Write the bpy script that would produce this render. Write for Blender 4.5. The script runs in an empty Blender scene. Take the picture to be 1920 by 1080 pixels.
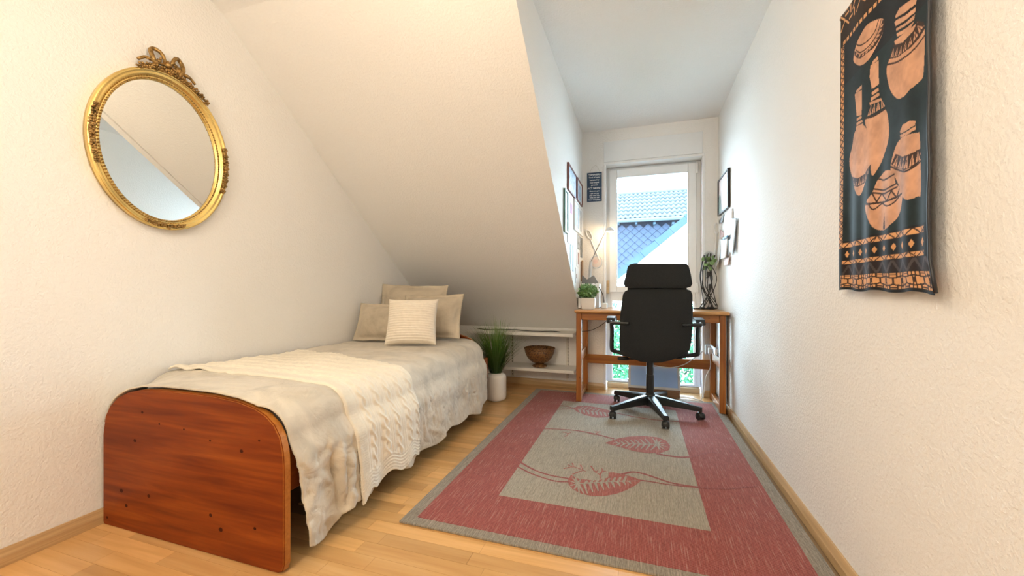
import bpy, bmesh, math, random
import numpy as np
from mathutils import Vector, Matrix, noise as mnoise

# ------------------------------------------------------------------ camera, world, lights, exposure
SC = bpy.context.scene
COL = SC.collection
PI = math.pi
CAM_H, F_PX, YAW = 0.95, 745.0, math.atan2(240.0, 745.0)
cam = bpy.data.cameras.new('camera')
cam.sensor_width = 36.0
cam.lens = 36.0 * F_PX / 1920.0
cam.shift_y = 1.0 / 1920.0
cam.clip_start = 0.02
cam.clip_end = 300
camo = bpy.data.objects.new('camera', cam)
COL.objects.link(camo)
camo.location = (0, 0, CAM_H)
camo.rotation_euler = (PI / 2, 0, YAW)
SC.camera = camo
SC.view_settings.view_transform = 'Standard'
SC.view_settings.look = 'None'
SC.view_settings.gamma = 1.0
SC.view_settings.use_curve_mapping = False
SC.view_settings.exposure = 0.50

WORLD_STRENGTH = 19.0
world = bpy.data.worlds.new('overcast_sky')
SC.world = world
world.use_nodes = True
wn, wl = world.node_tree.nodes, world.node_tree.links
wn.clear()
w_out = wn.new('ShaderNodeOutputWorld')
w_bg = wn.new('ShaderNodeBackground')
w_bg.inputs[0].default_value = (0.74, 0.89, 1.0, 1)
w_bg.inputs[1].default_value = WORLD_STRENGTH
wl.new(w_bg.outputs[0], w_out.inputs[0])


def lamp(name, kind, loc, power, color, size=0.1, rot=(0, 0, 0), size_y=None):
    d = bpy.data.lights.new(name, kind)
    d.energy = power
    d.color = color
    if kind == 'AREA':
        d.size = size
        if size_y:
            d.shape = 'RECTANGLE'
            d.size_y = size_y
    else:
        d.shadow_soft_size = size
    o = bpy.data.objects.new(name, d)
    o.location = loc
    o.rotation_euler = rot
    COL.objects.link(o)
    return o


WARM = (1.0, 0.80, 0.56)
lamp('ceiling_lamp_light', 'POINT', (-0.68, 0.70, 2.10), 15, WARM, 0.12)
lamp('rear_fill_light', 'POINT', (-0.92, -0.90, 1.95), 40, (1.0, 0.885, 0.72), 0.20)  # fill light added behind the camera to lift the window wall
# daylight entrance: a sampling portal in the window opening
pl = lamp('window_portal', 'AREA', (0.11, 4.06, 1.08), 1, (1, 1, 1), 0.86, (-PI / 2, 0, 0), 2.10)
pl.data.cycles.is_portal = True

# ------------------------------------------------------------------ constants of the room
XL, XR, XC = -2.08, 0.645, -0.525          # left wall, right wall, dormer cheek
YB, YW = -1.7, 3.82                         # wall behind the camera, window wall
ZC = 2.435
SY0, SZ0, SLOPE = 1.495, 2.40, -0.79        # slope: z = SZ0 + SLOPE*(y-SY0)


def slope_z(y):
    return SZ0 + SLOPE * (y - SY0)


cs, sn = math.cos(YAW), math.sin(YAW)


def at(px, py, X=None, Y=None, Z=None):
    """point of the room seen at a pixel of the photograph, on the plane X, Y or Z"""
    r, u = (px - 960.0) / F_PX, -(py - 541.0) / F_PX
    d = (r * cs - sn, r * sn + cs, u)
    t = X / d[0] if X is not None else Y / d[1] if Y is not None else (Z - CAM_H) / d[2]
    return Vector((t * d[0], t * d[1], CAM_H + t * d[2]))


# ------------------------------------------------------------------ materials
def new_mat(name):
    m = bpy.data.materials.new(name)
    m.use_nodes = True
    nt = m.node_tree
    return m, nt.nodes, nt.links, nt.nodes['Principled BSDF']


def N(nodes, t, **kw):
    n = nodes.new('ShaderNode' + t)
    for k, v in kw.items():
        setattr(n, k, v)
    return n


def ramp(nodes, stops):
    r = nodes.new('ShaderNodeValToRGB')
    e = r.color_ramp.elements
    while len(e) > 1:
        e.remove(e[-1])
    e[0].position, e[0].color = stops[0][0], (*stops[0][1], 1)
    for p, c in stops[1:]:
        x = e.new(p)
        x.color = (*c, 1)
    return r


def simple(name, col, rough=0.5, metal=0.0, var=0.06, vscale=12.0, bump=0.0, bscale=80.0, spec=0.5, sheen=0.0, coat=0.0):
    m, n, l, b = new_mat(name)
    tc = N(n, 'TexCoord')
    nz = N(n, 'TexNoise')
    nz.inputs['Scale'].default_value = vscale
    nz.inputs['Detail'].default_value = 4
    l.new(tc.outputs['Object'], nz.inputs['Vector'])
    lo = tuple(max(0, c * (1 - var)) for c in col)
    hi = tuple(min(1, c * (1 + var)) for c in col)
    r = ramp(n, [(0.3, lo), (0.7, hi)])
    l.new(nz.outputs['Fac'], r.inputs[0])
    l.new(r.outputs[0], b.inputs['Base Color'])
    b.inputs['Roughness'].default_value = rough
    b.inputs['Metallic'].default_value = metal
    b.inputs['Specular IOR Level'].default_value = spec
    b.inputs['Sheen Weight'].default_value = sheen
    b.inputs['Coat Weight'].default_value = coat
    if bump:
        n2 = N(n, 'TexNoise')
        n2.inputs['Scale'].default_value = bscale
        n2.inputs['Detail'].default_value = 5
        l.new(tc.outputs['Object'], n2.inputs['Vector'])
        bp = N(n, 'Bump')
        bp.inputs['Strength'].default_value = bump
        bp.inputs['Distance'].default_value = 0.01
        l.new(n2.outputs['Fac'], bp.inputs['Height'])
        l.new(bp.outputs[0], b.inputs['Normal'])
    return m


def wood(name, dark, mid, light, axis=0, scale=1.0, rough=0.35, knots=True, coat=0.25, knotscale=2.6, fine=0.9, spec=0.4):
    """grain runs along the given axis of the object's coordinates"""
    m, n, l, b = new_mat(name)
    tc = N(n, 'TexCoord')
    mp = N(n, 'Mapping')
    s = [14.0 * scale] * 3
    s[axis] = 1.1 * scale
    mp.inputs['Scale'].default_value = s
    l.new(tc.outputs['Object'], mp.inputs['Vector'])
    nz = N(n, 'TexNoise')
    nz.inputs['Scale'].default_value = 2.2
    nz.inputs['Detail'].default_value = 6
    nz.inputs['Distortion'].default_value = 0.5
    l.new(mp.outputs[0], nz.inputs['Vector'])
    r = ramp(n, [(0.28, dark), (0.5, mid), (0.74, light)])
    l.new(nz.outputs['Fac'], r.inputs[0])
    col = r.outputs[0]
    mp2 = N(n, 'Mapping')
    s2 = [70.0 * scale] * 3
    s2[axis] = 1.6 * scale
    mp2.inputs['Scale'].default_value = s2
    l.new(tc.outputs['Object'], mp2.inputs['Vector'])
    n2 = N(n, 'TexNoise')
    n2.inputs['Scale'].default_value = 1.5
    n2.inputs['Detail'].default_value = 3
    l.new(mp2.outputs[0], n2.inputs['Vector'])
    r2 = ramp(n, [(0.3, (0.78, 0.74, 0.70)), (0.6, (1, 1, 1))])
    l.new(n2.outputs['Fac'], r2.inputs[0])
    mx = N(n, 'MixRGB', blend_type='MULTIPLY')
    mx.inputs[0].default_value = fine
    l.new(col, mx.inputs[1])
    l.new(r2.outputs[0], mx.inputs[2])
    col = mx.outputs[0]
    if knots:
        mp3 = N(n, 'Mapping')
        s3 = [knotscale * 2.2] * 3
        s3[axis] = knotscale
        mp3.inputs['Scale'].default_value = s3
        l.new(tc.outputs['Object'], mp3.inputs['Vector'])
        v = N(n, 'TexVoronoi')
        v.inputs['Scale'].default_value = 1.6
        l.new(mp3.outputs[0], v.inputs['Vector'])
        r3 = ramp(n, [(0.0, (0.16, 0.08, 0.05)), (0.035, (0.25, 0.13, 0.08)), (0.075, (1, 1, 1))])
        l.new(v.outputs['Distance'], r3.inputs[0])
        mk = N(n, 'MixRGB', blend_type='MULTIPLY')
        mk.inputs[0].default_value = 0.8
        l.new(col, mk.inputs[1])
        l.new(r3.outputs[0], mk.inputs[2])
        col = mk.outputs[0]
    l.new(col, b.inputs['Base Color'])
    b.inputs['Roughness'].default_value = rough
    b.inputs['Coat Weight'].default_value = coat
    b.inputs['Coat Roughness'].default_value = 0.25
    b.inputs['Specular IOR Level'].default_value = spec
    return m


def wallpaper(name, col):
    m, n, l, b = new_mat(name)
    tc = N(n, 'TexCoord')
    a = N(n, 'TexNoise')
    a.inputs['Scale'].default_value = 95
    a.inputs['Detail'].default_value = 4
    a.inputs['Roughness'].default_value = 0.55
    c = N(n, 'TexVoronoi')
    c.inputs['Scale'].default_value = 60
    l.new(tc.outputs['Object'], a.inputs['Vector'])
    l.new(tc.outputs['Object'], c.inputs['Vector'])
    r = ramp(n, [(0.42, (0, 0, 0)), (0.62, (1, 1, 1))])
    l.new(a.outputs['Fac'], r.inputs[0])
    ad = N(n, 'Math', operation='MULTIPLY_ADD')
    ad.inputs[1].default_value = -0.35
    l.new(c.outputs['Distance'], ad.inputs[0])
    l.new(r.outputs[0], ad.inputs[2])
    bp = N(n, 'Bump')
    bp.inputs['Strength'].default_value = 0.32
    bp.inputs['Distance'].default_value = 0.004
    l.new(ad.outputs[0], bp.inputs['Height'])
    l.new(bp.outputs[0], b.inputs['Normal'])
    big = N(n, 'TexNoise')
    big.inputs['Scale'].default_value = 1.3
    l.new(tc.outputs['Object'], big.inputs['Vector'])
    r2 = ramp(n, [(0.3, tuple(x * 0.975 for x in col)), (0.7, col)])
    l.new(big.outputs['Fac'], r2.inputs[0])
    l.new(r2.outputs[0], b.inputs['Base Color'])
    b.inputs['Roughness'].default_value = 0.75
    b.inputs['Specular IOR Level'].default_value = 0.25
    return m


M = {}
M['wall'] = wallpaper('woodchip_wallpaper', (0.88, 0.865, 0.84))
M['ceil'] = wallpaper('ceiling_paint', (0.88, 0.875, 0.86))
M['plain_wall'] = simple('smooth_paint', (0.82, 0.84, 0.85), 0.7, var=0.01)
M['base'] = wood('beech_skirting', (0.46, 0.30, 0.14), (0.56, 0.37, 0.18), (0.64, 0.44, 0.23), axis=1, rough=0.4, knots=False)
M['basex'] = wood('beech_skirting_x', (0.46, 0.30, 0.14), (0.56, 0.37, 0.18), (0.64, 0.44, 0.23), axis=0, rough=0.4, knots=False)
M['joint'] = simple('floor_joint', (0.30, 0.18, 0.08), 0.8)
M['pine'] = wood('orange_pine', (0.14, 0.020, 0.002), (0.225, 0.040, 0.004), (0.33, 0.075, 0.008), axis=0, scale=0.8, coat=0.03, rough=0.5, spec=0.2)
M['pine_edge'] = wood('orange_pine_edge', (0.42, 0.14, 0.022), (0.49, 0.18, 0.032), (0.55, 0.22, 0.045), axis=0, scale=0.8, knots=False)
M['pine_y'] = wood('orange_pine_y', (0.24, 0.05, 0.009), (0.32, 0.075, 0.014), (0.40, 0.11, 0.022), axis=1, scale=0.8)
M['desk_x'] = wood('honey_pine_x', (0.31, 0.092, 0.012), (0.41, 0.140, 0.020), (0.51, 0.20, 0.034), axis=0, knotscale=4)
M['desk_y'] = wood('honey_pine_y', (0.31, 0.092, 0.012), (0.41, 0.140, 0.020), (0.51, 0.20, 0.034), axis=1, knotscale=4)
M['desk_z'] = wood('honey_pine_z', (0.30, 0.088, 0.012), (0.40, 0.132, 0.020), (0.49, 0.19, 0.034), axis=2, knotscale=4, rough=0.45, coat=0.08)
M['desk_top'] = wood('honey_pine_top', (0.50, 0.22, 0.06), (0.60, 0.29, 0.09), (0.68, 0.36, 0.13), axis=0, knotscale=3, rough=0.28)
M['sill'] = wood('light_sill_wood', (0.60, 0.42, 0.22), (0.68, 0.50, 0.28), (0.74, 0.56, 0.33), axis=0, knots=False)
M['white'] = simple('white_plastic', (0.84, 0.85, 0.85), 0.35, var=0.01)
M['shelfw'] = simple('white_laminate', (0.80, 0.78, 0.72), 0.4, var=0.02)
M['metalw'] = simple('white_metal', (0.70, 0.67, 0.60), 0.45, var=0.02)
M['dark'] = simple('dark_slot', (0.03, 0.03, 0.03), 0.6)
M['grey'] = simple('grey_plastic', (0.30, 0.30, 0.31), 0.45)
M['ltgrey'] = simple('light_grey_plastic', (0.55, 0.56, 0.57), 0.4)
M['steel'] = simple('brushed_steel', (0.55, 0.55, 0.55), 0.3, metal=1.0)
M['chair_fab'] = simple('black_fabric', (0.018, 0.020, 0.021), 0.85, var=0.25, vscale=300, bump=0.35, bscale=500, sheen=0.05, spec=0.3)
M['chair_pl'] = simple('black_plastic', (0.012, 0.014, 0.014), 0.38, var=0.1)
M['cable_k'] = simple('black_cable', (0.02, 0.02, 0.022), 0.5)
M['cable_w'] = simple('white_cable', (0.72, 0.70, 0.66), 0.5)
M['ceramic'] = simple('white_ceramic', (0.82, 0.78, 0.72), 0.18, var=0.02, coat=0.4)
M['gold'] = simple('gilded_frame', (0.83, 0.60, 0.22), 0.26, metal=0.92, var=0.22, vscale=9, bump=0.10, bscale=60)
M['gold_dk'] = simple('dark_gilt_ornament', (0.34, 0.21, 0.075), 0.40, metal=0.85, var=0.55, vscale=60)
M['grey_frame'] = simple('grey_frame', (0.60, 0.62, 0.64), 0.4)
M['brown_wood'] = wood('brown_box_wood', (0.20, 0.11, 0.06), (0.28, 0.16, 0.09), (0.36, 0.21, 0.12), axis=0, knots=False)
M['blue_panel'] = simple('blue_panel', (0.34, 0.54, 0.92), 0.35, var=0.04, vscale=4)
M['navy'] = simple('navy_sign', (0.018, 0.055, 0.12), 0.45, var=0.1)
M['letter'] = simple('white_lettering', (0.85, 0.86, 0.88), 0.6, var=0.01)
M['string'] = simple('string', (0.55, 0.52, 0.46), 0.8)
M['paper'] = simple('white_paper', (0.84, 0.85, 0.86), 0.7, var=0.02)
M['paper_b'] = simple('bluish_paper', (0.60, 0.68, 0.76), 0.7, var=0.10, vscale=30)
M['paper_pink'] = simple('pink_paper', (0.74, 0.56, 0.53), 0.7, var=0.12, vscale=20)
M['paper_red'] = simple('brick_red_paper', (0.42, 0.24, 0.20), 0.7, var=0.3, vscale=40)
M['paper_blue'] = simple('blue_card', (0.10, 0.32, 0.62), 0.5, var=0.05)
M['paper_dk'] = simple('dark_photo', (0.16, 0.17, 0.18), 0.5, var=0.7, vscale=45)
M['photo'] = simple('grey_photo', (0.36, 0.40, 0.45), 0.4, var=0.6, vscale=35)
M['photo_b'] = simple('blue_photo', (0.42, 0.54, 0.68), 0.4, var=0.4, vscale=30)
M['teal_card'] = simple('teal_card', (0.42, 0.60, 0.64), 0.5, var=0.1)
M['maroon'] = simple('maroon_frame', (0.17, 0.04, 0.03), 0.4)
M['green_dk'] = simple('dark_green_frame', (0.04, 0.12, 0.07), 0.4, var=0.3)
M['black_fr'] = simple('black_frame', (0.015, 0.015, 0.02), 0.4)
M['sage'] = simple('sage_print', (0.25, 0.32, 0.30), 0.6, var=0.1)
M['pinkwhite'] = simple('pale_pink_print', (0.72, 0.62, 0.60), 0.6, var=0.12, vscale=14)
M['magenta'] = simple('magenta_print', (0.42, 0.08, 0.22), 0.6, var=0.2)
M['cork'] = simple('tan_wood', (0.52, 0.33, 0.18), 0.6, var=0.2)
M['book_dk'] = simple('dark_book_cover', (0.04, 0.035, 0.04), 0.5)
M['folder'] = simple('grey_card_folder', (0.20, 0.20, 0.20), 0.5, var=0.1)
M['pot'] = simple('white_pot', (0.78, 0.74, 0.70), 0.35, var=0.02)
M['soil'] = simple('soil', (0.05, 0.035, 0.02), 0.9)
M['leaf'] = simple('green_leaf', (0.10, 0.24, 0.05), 0.5, var=0.55, vscale=40)
M['leaf2'] = simple('pale_green_leaf', (0.22, 0.36, 0.14), 0.45, var=0.4, vscale=50)
M['bush'] = simple('garden_leaf', (0.03, 0.12, 0.055), 0.7, spec=0.1, var=0.6, vscale=5)
M['bark'] = simple('bark', (0.12, 0.09, 0.06), 0.9)
M['fan'] = simple('pale_pink_fan', (0.74, 0.66, 0.62), 0.7, var=0.05)
M['roof_tile'] = simple('dark_roof_tile', (0.058, 0.072, 0.080), 0.8, spec=0.05, var=0.12, vscale=3)
M['roof_base_gap_shade'] = simple('roof_underlay_gap_shade', (0.008, 0.012, 0.016), 0.9, spec=0.0)
M['slate'] = simple('blue_slate', (0.026, 0.038, 0.062), 0.8, spec=0.05, var=0.14, vscale=2)
M['slate_gap'] = simple('slate_joint', (0.006, 0.010, 0.018), 0.9, spec=0.0)
M['render'] = simple('white_render', (0.88, 0.90, 0.92), 0.8, var=0.01)
M['verge'] = simple('verge_tile', (0.024, 0.042, 0.060), 0.8, spec=0.05, var=0.08, vscale=3)
M['gutter'] = simple('zinc_gutter', (0.05, 0.07, 0.08), 0.6, spec=0.1, var=0.05)
M['bounce_ground'] = simple('pale_bounce_ground', (0.70, 0.70, 0.69), 0.9, var=0.1, vscale=3)  # unseen ground, made pale to bounce daylight onto the dormer ceiling


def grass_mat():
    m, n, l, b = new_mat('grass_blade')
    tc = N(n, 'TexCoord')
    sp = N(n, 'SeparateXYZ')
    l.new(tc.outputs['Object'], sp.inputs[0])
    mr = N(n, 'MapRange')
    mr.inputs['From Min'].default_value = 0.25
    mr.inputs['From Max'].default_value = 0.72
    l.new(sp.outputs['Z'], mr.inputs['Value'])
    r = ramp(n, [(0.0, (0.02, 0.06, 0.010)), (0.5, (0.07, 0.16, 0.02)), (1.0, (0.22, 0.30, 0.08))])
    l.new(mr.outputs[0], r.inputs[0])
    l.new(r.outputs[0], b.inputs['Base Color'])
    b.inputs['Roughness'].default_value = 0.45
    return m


M['grass'] = grass_mat()


def floor_mat(i, tone):
    dark = tuple(c * tone for c in (0.56, 0.30, 0.105))
    mid = tuple(c * tone for c in (0.64, 0.365, 0.14))
    light = tuple(c * tone for c in (0.70, 0.42, 0.18))
    m = wood('beech_laminate_%d' % i, dark, mid, light, axis=0, scale=0.9, rough=0.30, knots=False, coat=0.15, fine=0.25)
    return m


FLOORM = [floor_mat(i, t) for i, t in enumerate((0.86, 0.95, 1.0, 1.06, 1.15))]


def velvet(name, col, bump=0.35):
    m, n, l, b = new_mat(name)
    tc = N(n, 'TexCoord')
    a = N(n, 'TexNoise')
    a.inputs['Scale'].default_value = 7
    a.inputs['Detail'].default_value = 6
    a.inputs['Distortion'].default_value = 0.8
    l.new(tc.outputs['Object'], a.inputs['Vector'])
    r = ramp(n, [(0.32, tuple(c * 0.80 for c in col)), (0.55, col), (0.75, tuple(min(1, c * 1.13) for c in col))])
    l.new(a.outputs['Fac'], r.inputs[0])
    l.new(r.outputs[0], b.inputs['Base Color'])
    b.inputs['Roughness'].default_value = 0.75
    b.inputs['Specular IOR Level'].default_value = 0.3
    b.inputs['Sheen Weight'].default_value = 0.35
    b.inputs['Sheen Roughness'].default_value = 0.4
    f = N(n, 'TexNoise')
    f.inputs['Scale'].default_value = 16
    f.inputs['Detail'].default_value = 8
    f.inputs['Distortion'].default_value = 1.5
    l.new(tc.outputs['Object'], f.inputs['Vector'])
    bp = N(n, 'Bump')
    bp.inputs['Strength'].default_value = bump
    bp.inputs['Distance'].default_value = 0.02
    l.new(f.outputs['Fac'], bp.inputs['Height'])
    l.new(bp.outputs[0], b.inputs['Normal'])
    return m


M['bedspread'] = velvet('beige_velvet_cover', (0.655, 0.585, 0.475), 0.35)
M['pillow'] = velvet('beige_velvet_pillow', (0.54, 0.46, 0.35), 0.18)
M['knit'] = simple('cream_knit', (0.88, 0.81, 0.675), 0.9, var=0.04, vscale=60, bump=0.35, bscale=420, sheen=0.2, spec=0.2)
M['ribbed'] = simple('cream_ribbed', (0.84, 0.76, 0.64), 0.9, var=0.03, vscale=60, bump=0.25, bscale=400, spec=0.2)
M['mattress'] = simple('mattress_ticking', (0.75, 0.73, 0.68), 0.9)


def weave(name, c1, c2):
    """flat woven rug: fine ribs across and a streaky yarn"""
    m, n, l, b = new_mat(name)
    tc = N(n, 'TexCoord')
    mp = N(n, 'Mapping')
    mp.inputs['Scale'].default_value = (330, 42, 1)
    l.new(tc.outputs['Object'], mp.inputs['Vector'])
    a = N(n, 'TexNoise')
    a.inputs['Scale'].default_value = 1.0
    a.inputs['Detail'].default_value = 3
    l.new(mp.outputs[0], a.inputs['Vector'])
    r = ramp(n, [(0.34, c1), (0.66, c2)])
    l.new(a.outputs['Fac'], r.inputs[0])
    mp2 = N(n, 'Mapping')
    mp2.inputs['Scale'].default_value = (210, 9, 1)
    l.new(tc.outputs['Object'], mp2.inputs['Vector'])
    a2 = N(n, 'TexNoise')
    a2.inputs['Detail'].default_value = 5
    a2.inputs['Scale'].default_value = 1.0
    l.new(mp2.outputs[0], a2.inputs['Vector'])
    r3 = ramp(n, [(0.40, (0.80, 0.80, 0.80)), (0.55, (1, 1, 1)), (0.68, (1.0, 1.0, 1.0))])
    l.new(a2.outputs['Fac'], r3.inputs[0])
    mm = N(n, 'MixRGB', blend_type='MULTIPLY')
    mm.inputs[0].default_value = 1.0
    l.new(r.outputs[0], mm.inputs[1])
    l.new(r3.outputs[0], mm.inputs[2])
    r4 = ramp(n, [(0.56, (0, 0, 0)), (0.74, (0.55, 0.55, 0.55))])
    l.new(a2.outputs['Fac'], r4.inputs[0])
    m2 = N(n, 'MixRGB')
    l.new(r4.outputs[0], m2.inputs[0])
    l.new(mm.outputs[0], m2.inputs[1])
    m2.inputs[2].default_value = (0.48, 0.36, 0.31, 1)
    l.new(m2.outputs[0], b.inputs['Base Color'])
    w = N(n, 'TexWave', wave_type='BANDS', bands_direction='Y')
    w.inputs['Scale'].default_value = 55
    w.inputs['Distortion'].default_value = 0.4
    l.new(tc.outputs['Object'], w.inputs['Vector'])
    bp = N(n, 'Bump')
    bp.inputs['Strength'].default_value = 0.35
    bp.inputs['Distance'].default_value = 0.003
    l.new(w.outputs['Fac'], bp.inputs['Height'])
    l.new(bp.outputs[0], b.inputs['Normal'])
    b.inputs['Roughness'].default_value = 0.8
    b.inputs['Specular IOR Level'].default_value = 0.3
    b.inputs['Sheen Weight'].default_value = 0.15
    return m


M['rug_red'] = weave('red_weave', (0.25, 0.038, 0.030), (0.37, 0.088, 0.070))
M['rug_motif'] = weave('red_motif_weave', (0.30, 0.065, 0.05), (0.41, 0.12, 0.10))
M['rug_stem'] = weave('deep_red_weave', (0.25, 0.045, 0.04), (0.34, 0.085, 0.075))
M['rug_sand'] = weave('sand_weave', (0.29, 0.25, 0.19), (0.42, 0.375, 0.30))
M['rug_edge'] = weave('taupe_edge', (0.21, 0.175, 0.135), (0.34, 0.295, 0.235))


def wicker():
    m, n, l, b = new_mat('woven_cane')
    tc = N(n, 'TexCoord')
    v = N(n, 'TexVoronoi')
    v.inputs['Scale'].default_value = 85
    l.new(tc.outputs['Object'], v.inputs['Vector'])
    r = ramp(n, [(0.0, (0.34, 0.17, 0.05)), (0.5, (0.22, 0.10, 0.03)), (0.8, (0.06, 0.025, 0.01))])
    l.new(v.outputs['Distance'], r.inputs[0])
    l.new(r.outputs[0], b.inputs['Base Color'])
    bp = N(n, 'Bump', invert=True)
    bp.inputs['Strength'].default_value = 0.8
    bp.inputs['Distance'].default_value = 0.006
    l.new(v.outputs['Distance'], bp.inputs['Height'])
    l.new(bp.outputs[0], b.inputs['Normal'])
    b.inputs['Roughness'].default_value = 0.45
    return m


M['wicker'] = wicker()


def mirror_mat():
    m, n, l, b = new_mat('mirror_silver')
    b.inputs['Base Color'].default_value = (0.86, 0.88, 0.87, 1)
    b.inputs['Metallic'].default_value = 1
    b.inputs['Roughness'].default_value = 0.01
    return m


M['mirror'] = mirror_mat()


def glass_mat():
    m = bpy.data.materials.new('window_glass')
    m.use_nodes = True
    n, l = m.node_tree.nodes, m.node_tree.links
    n.clear()
    o = N(n, 'OutputMaterial')
    t = N(n, 'BsdfTransparent')
    t.inputs[0].default_value = (0.93, 0.98, 1.0, 1)
    g = N(n, 'BsdfGlossy')
    g.inputs['Roughness'].default_value = 0.02
    f = N(n, 'Fresnel')
    f.inputs[0].default_value = 1.45
    mx = N(n, 'MixShader')
    l.new(f.outputs[0], mx.inputs[0])
    l.new(t.outputs[0], mx.inputs[1])
    l.new(g.outputs[0], mx.inputs[2])
    l.new(mx.outputs[0], o.inputs[0])
    return m


M['glass'] = glass_mat()


def emit_mat(name, col, s):
    m, n, l, b = new_mat(name)
    b.inputs['Base Color'].default_value = (*col, 1)
    b.inputs['Emission Color'].default_value = (*col, 1)
    b.inputs['Emission Strength'].default_value = s
    return m


M['bulb'] = emit_mat('lit_bulb', (1.0, 0.80, 0.55), 8.0)


# ------------------------------------------------------------------ geometry helpers
def wloc(o):
    v = Vector((0, 0, 0))
    while o is not None:
        v += o.location
        o = o.parent
    return v


def obj(name, geo, mat, parent=None, world=True, smooth=False):
    """link a bmesh or mesh as ONE object; geometry in room coordinates unless world is False"""
    if isinstance(geo, bmesh.types.BMesh):
        me = bpy.data.meshes.new(name)
        bmesh.ops.recalc_face_normals(geo, faces=geo.faces[:])
        geo.to_mesh(me)
        geo.free()
    else:
        me = geo
        me.name = name
    if smooth:
        me.polygons.foreach_set('use_smooth', [True] * len(me.polygons))
    if parent is not None and world:
        me.transform(Matrix.Translation(-wloc(parent)))
    if mat is not None:
        for x in (mat if isinstance(mat, (list, tuple)) else [mat]):
            me.materials.append(x)
    o = bpy.data.objects.new(name, me)
    COL.objects.link(o)
    if parent is not None:
        o.parent = parent
    return o


def tag(o, label, cat, group=None, kind=None):
    o['label'] = label
    o['category'] = cat
    if group:
        o['group'] = group
    if kind:
        o['kind'] = kind
    return o


def thing(name, label, cat, loc=(0, 0, 0), group=None):
    o = bpy.data.objects.new(name, None)
    o.empty_display_size = 0.05
    COL.objects.link(o)
    o.location = loc
    return tag(o, label, cat, group)


def struct(name, geo, mat, parent=None, **kw):
    o = obj(name, geo, mat, parent, **kw)
    if parent is None:
        o['kind'] = 'structure'
    return o


def box(bm, x0, x1, y0, y1, z0, z1, bev=0.0, seg=2):
    r = bmesh.ops.create_cube(bm, size=1.0, matrix=Matrix.Translation(((x0 + x1) / 2, (y0 + y1) / 2, (z0 + z1) / 2))
                              @ Matrix.Diagonal((abs(x1 - x0), abs(y1 - y0), abs(z1 - z0), 1)))
    if bev > 0:
        es = list({e for v in r['verts'] for e in v.link_edges})
        bmesh.ops.bevel(bm, geom=es, offset=bev, segments=seg, affect='EDGES', profile=0.5)
    return bm


def bx(*a, **k):
    return box(bmesh.new(), *a, **k)


def tube(bm, pts, r, n=8, closed=False, caps=True):
    """round bar through points; r a number or one per point"""
    pts = [Vector(p) for p in pts]
    k = len(pts)
    rr = r if isinstance(r, (list, tuple)) else [r] * k
    rings, up = [], None
    for i, p in enumerate(pts):
        if closed:
            d = (pts[(i + 1) % k] - pts[i - 1])
        else:
            d = pts[min(i + 1, k - 1)] - pts[max(i - 1, 0)]
        d = d.normalized() if d.length > 1e-9 else Vector((0, 0, 1))
        if up is None:
            up = Vector((0, 0, 1)) if abs(d.z) < 0.9 else Vector((1, 0, 0))
        a = d.cross(up)
        if a.length < 1e-6:
            a = d.cross(Vector((0, 1, 0)))
        a.normalize()
        b = a.cross(d).normalized()
        up = b
        rings.append([bm.verts.new(p + rr[i] * (math.cos(t) * a + math.sin(t) * b)) for t in (2 * PI * j / n for j in range(n))])
    m = k if closed else k - 1
    for i in range(m):
        A, B = rings[i], rings[(i + 1) % k]
        for j in range(n):
            bm.faces.new((A[j], A[(j + 1) % n], B[(j + 1) % n], B[j]))
    if caps and not closed:
        bm.faces.new(rings[0][::-1])
        bm.faces.new(rings[-1])
    return bm


def spline(pts, n=8):
    """Catmull-Rom through points"""
    P = [Vector(p) for p in pts]
    P = [2 * P[0] - P[1]] + P + [2 * P[-1] - P[-2]]
    out = []
    for i in range(1, len(P) - 2):
        a, b, c, d = P[i - 1:i + 3]
        for j in range(n):
            t = j / n
            out.append(0.5 * ((2 * b) + (c - a) * t + (2 * a - 5 * b + 4 * c - d) * t * t + (3 * b - a - 3 * c + d) * t ** 3))
    out.append(P[-2])
    return out


def lathe(bm, prof, c, n=32, sx=1.0, sy=1.0):
    """revolve (r, z) pairs about the vertical through c"""
    rings = []
    for r, z in prof:
        if r < 1e-6:
            rings.append([bm.verts.new((c[0], c[1], c[2] + z))])
        else:
            rings.append([bm.verts.new((c[0] + sx * r * math.cos(2 * PI * j / n), c[1] + sy * r * math.sin(2 * PI * j / n), c[2] + z)) for j in range(n)])
    for A, B in zip(rings, rings[1:]):
        for j in range(n):
            j2 = (j + 1) % n
            if len(A) == 1 and len(B) == 1:
                continue
            if len(A) == 1:
                bm.faces.new((A[0], B[j], B[j2]))
            elif len(B) == 1:
                bm.faces.new((A[j], A[j2], B[0]))
            else:
                bm.faces.new((A[j], A[j2], B[j2], B[j]))
    return bm


def prism(bm, pts, d):
    """extrude a planar outline (3-D points) by vector d"""
    d = Vector(d)
    A = [bm.verts.new(Vector(p)) for p in pts]
    B = [bm.verts.new(Vector(p) + d) for p in pts]
    n = len(A)
    f1 = bm.faces.new(A)
    f2 = bm.faces.new(B[::-1])
    for i in range(n):
        bm.faces.new((A[i], B[i], B[(i + 1) % n], A[(i + 1) % n]))
    bmesh.ops.triangulate(bm, faces=[f for f in (f1, f2) if len(f.verts) > 4])
    return bm


def ball(bm, c, r, sub=1, scale=(1, 1, 1)):
    bmesh.ops.create_icosphere(bm, subdivisions=sub, radius=r, matrix=Matrix.Translation(Vector(c)) @ Matrix.Diagonal((*scale, 1)))
    return bm


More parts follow.
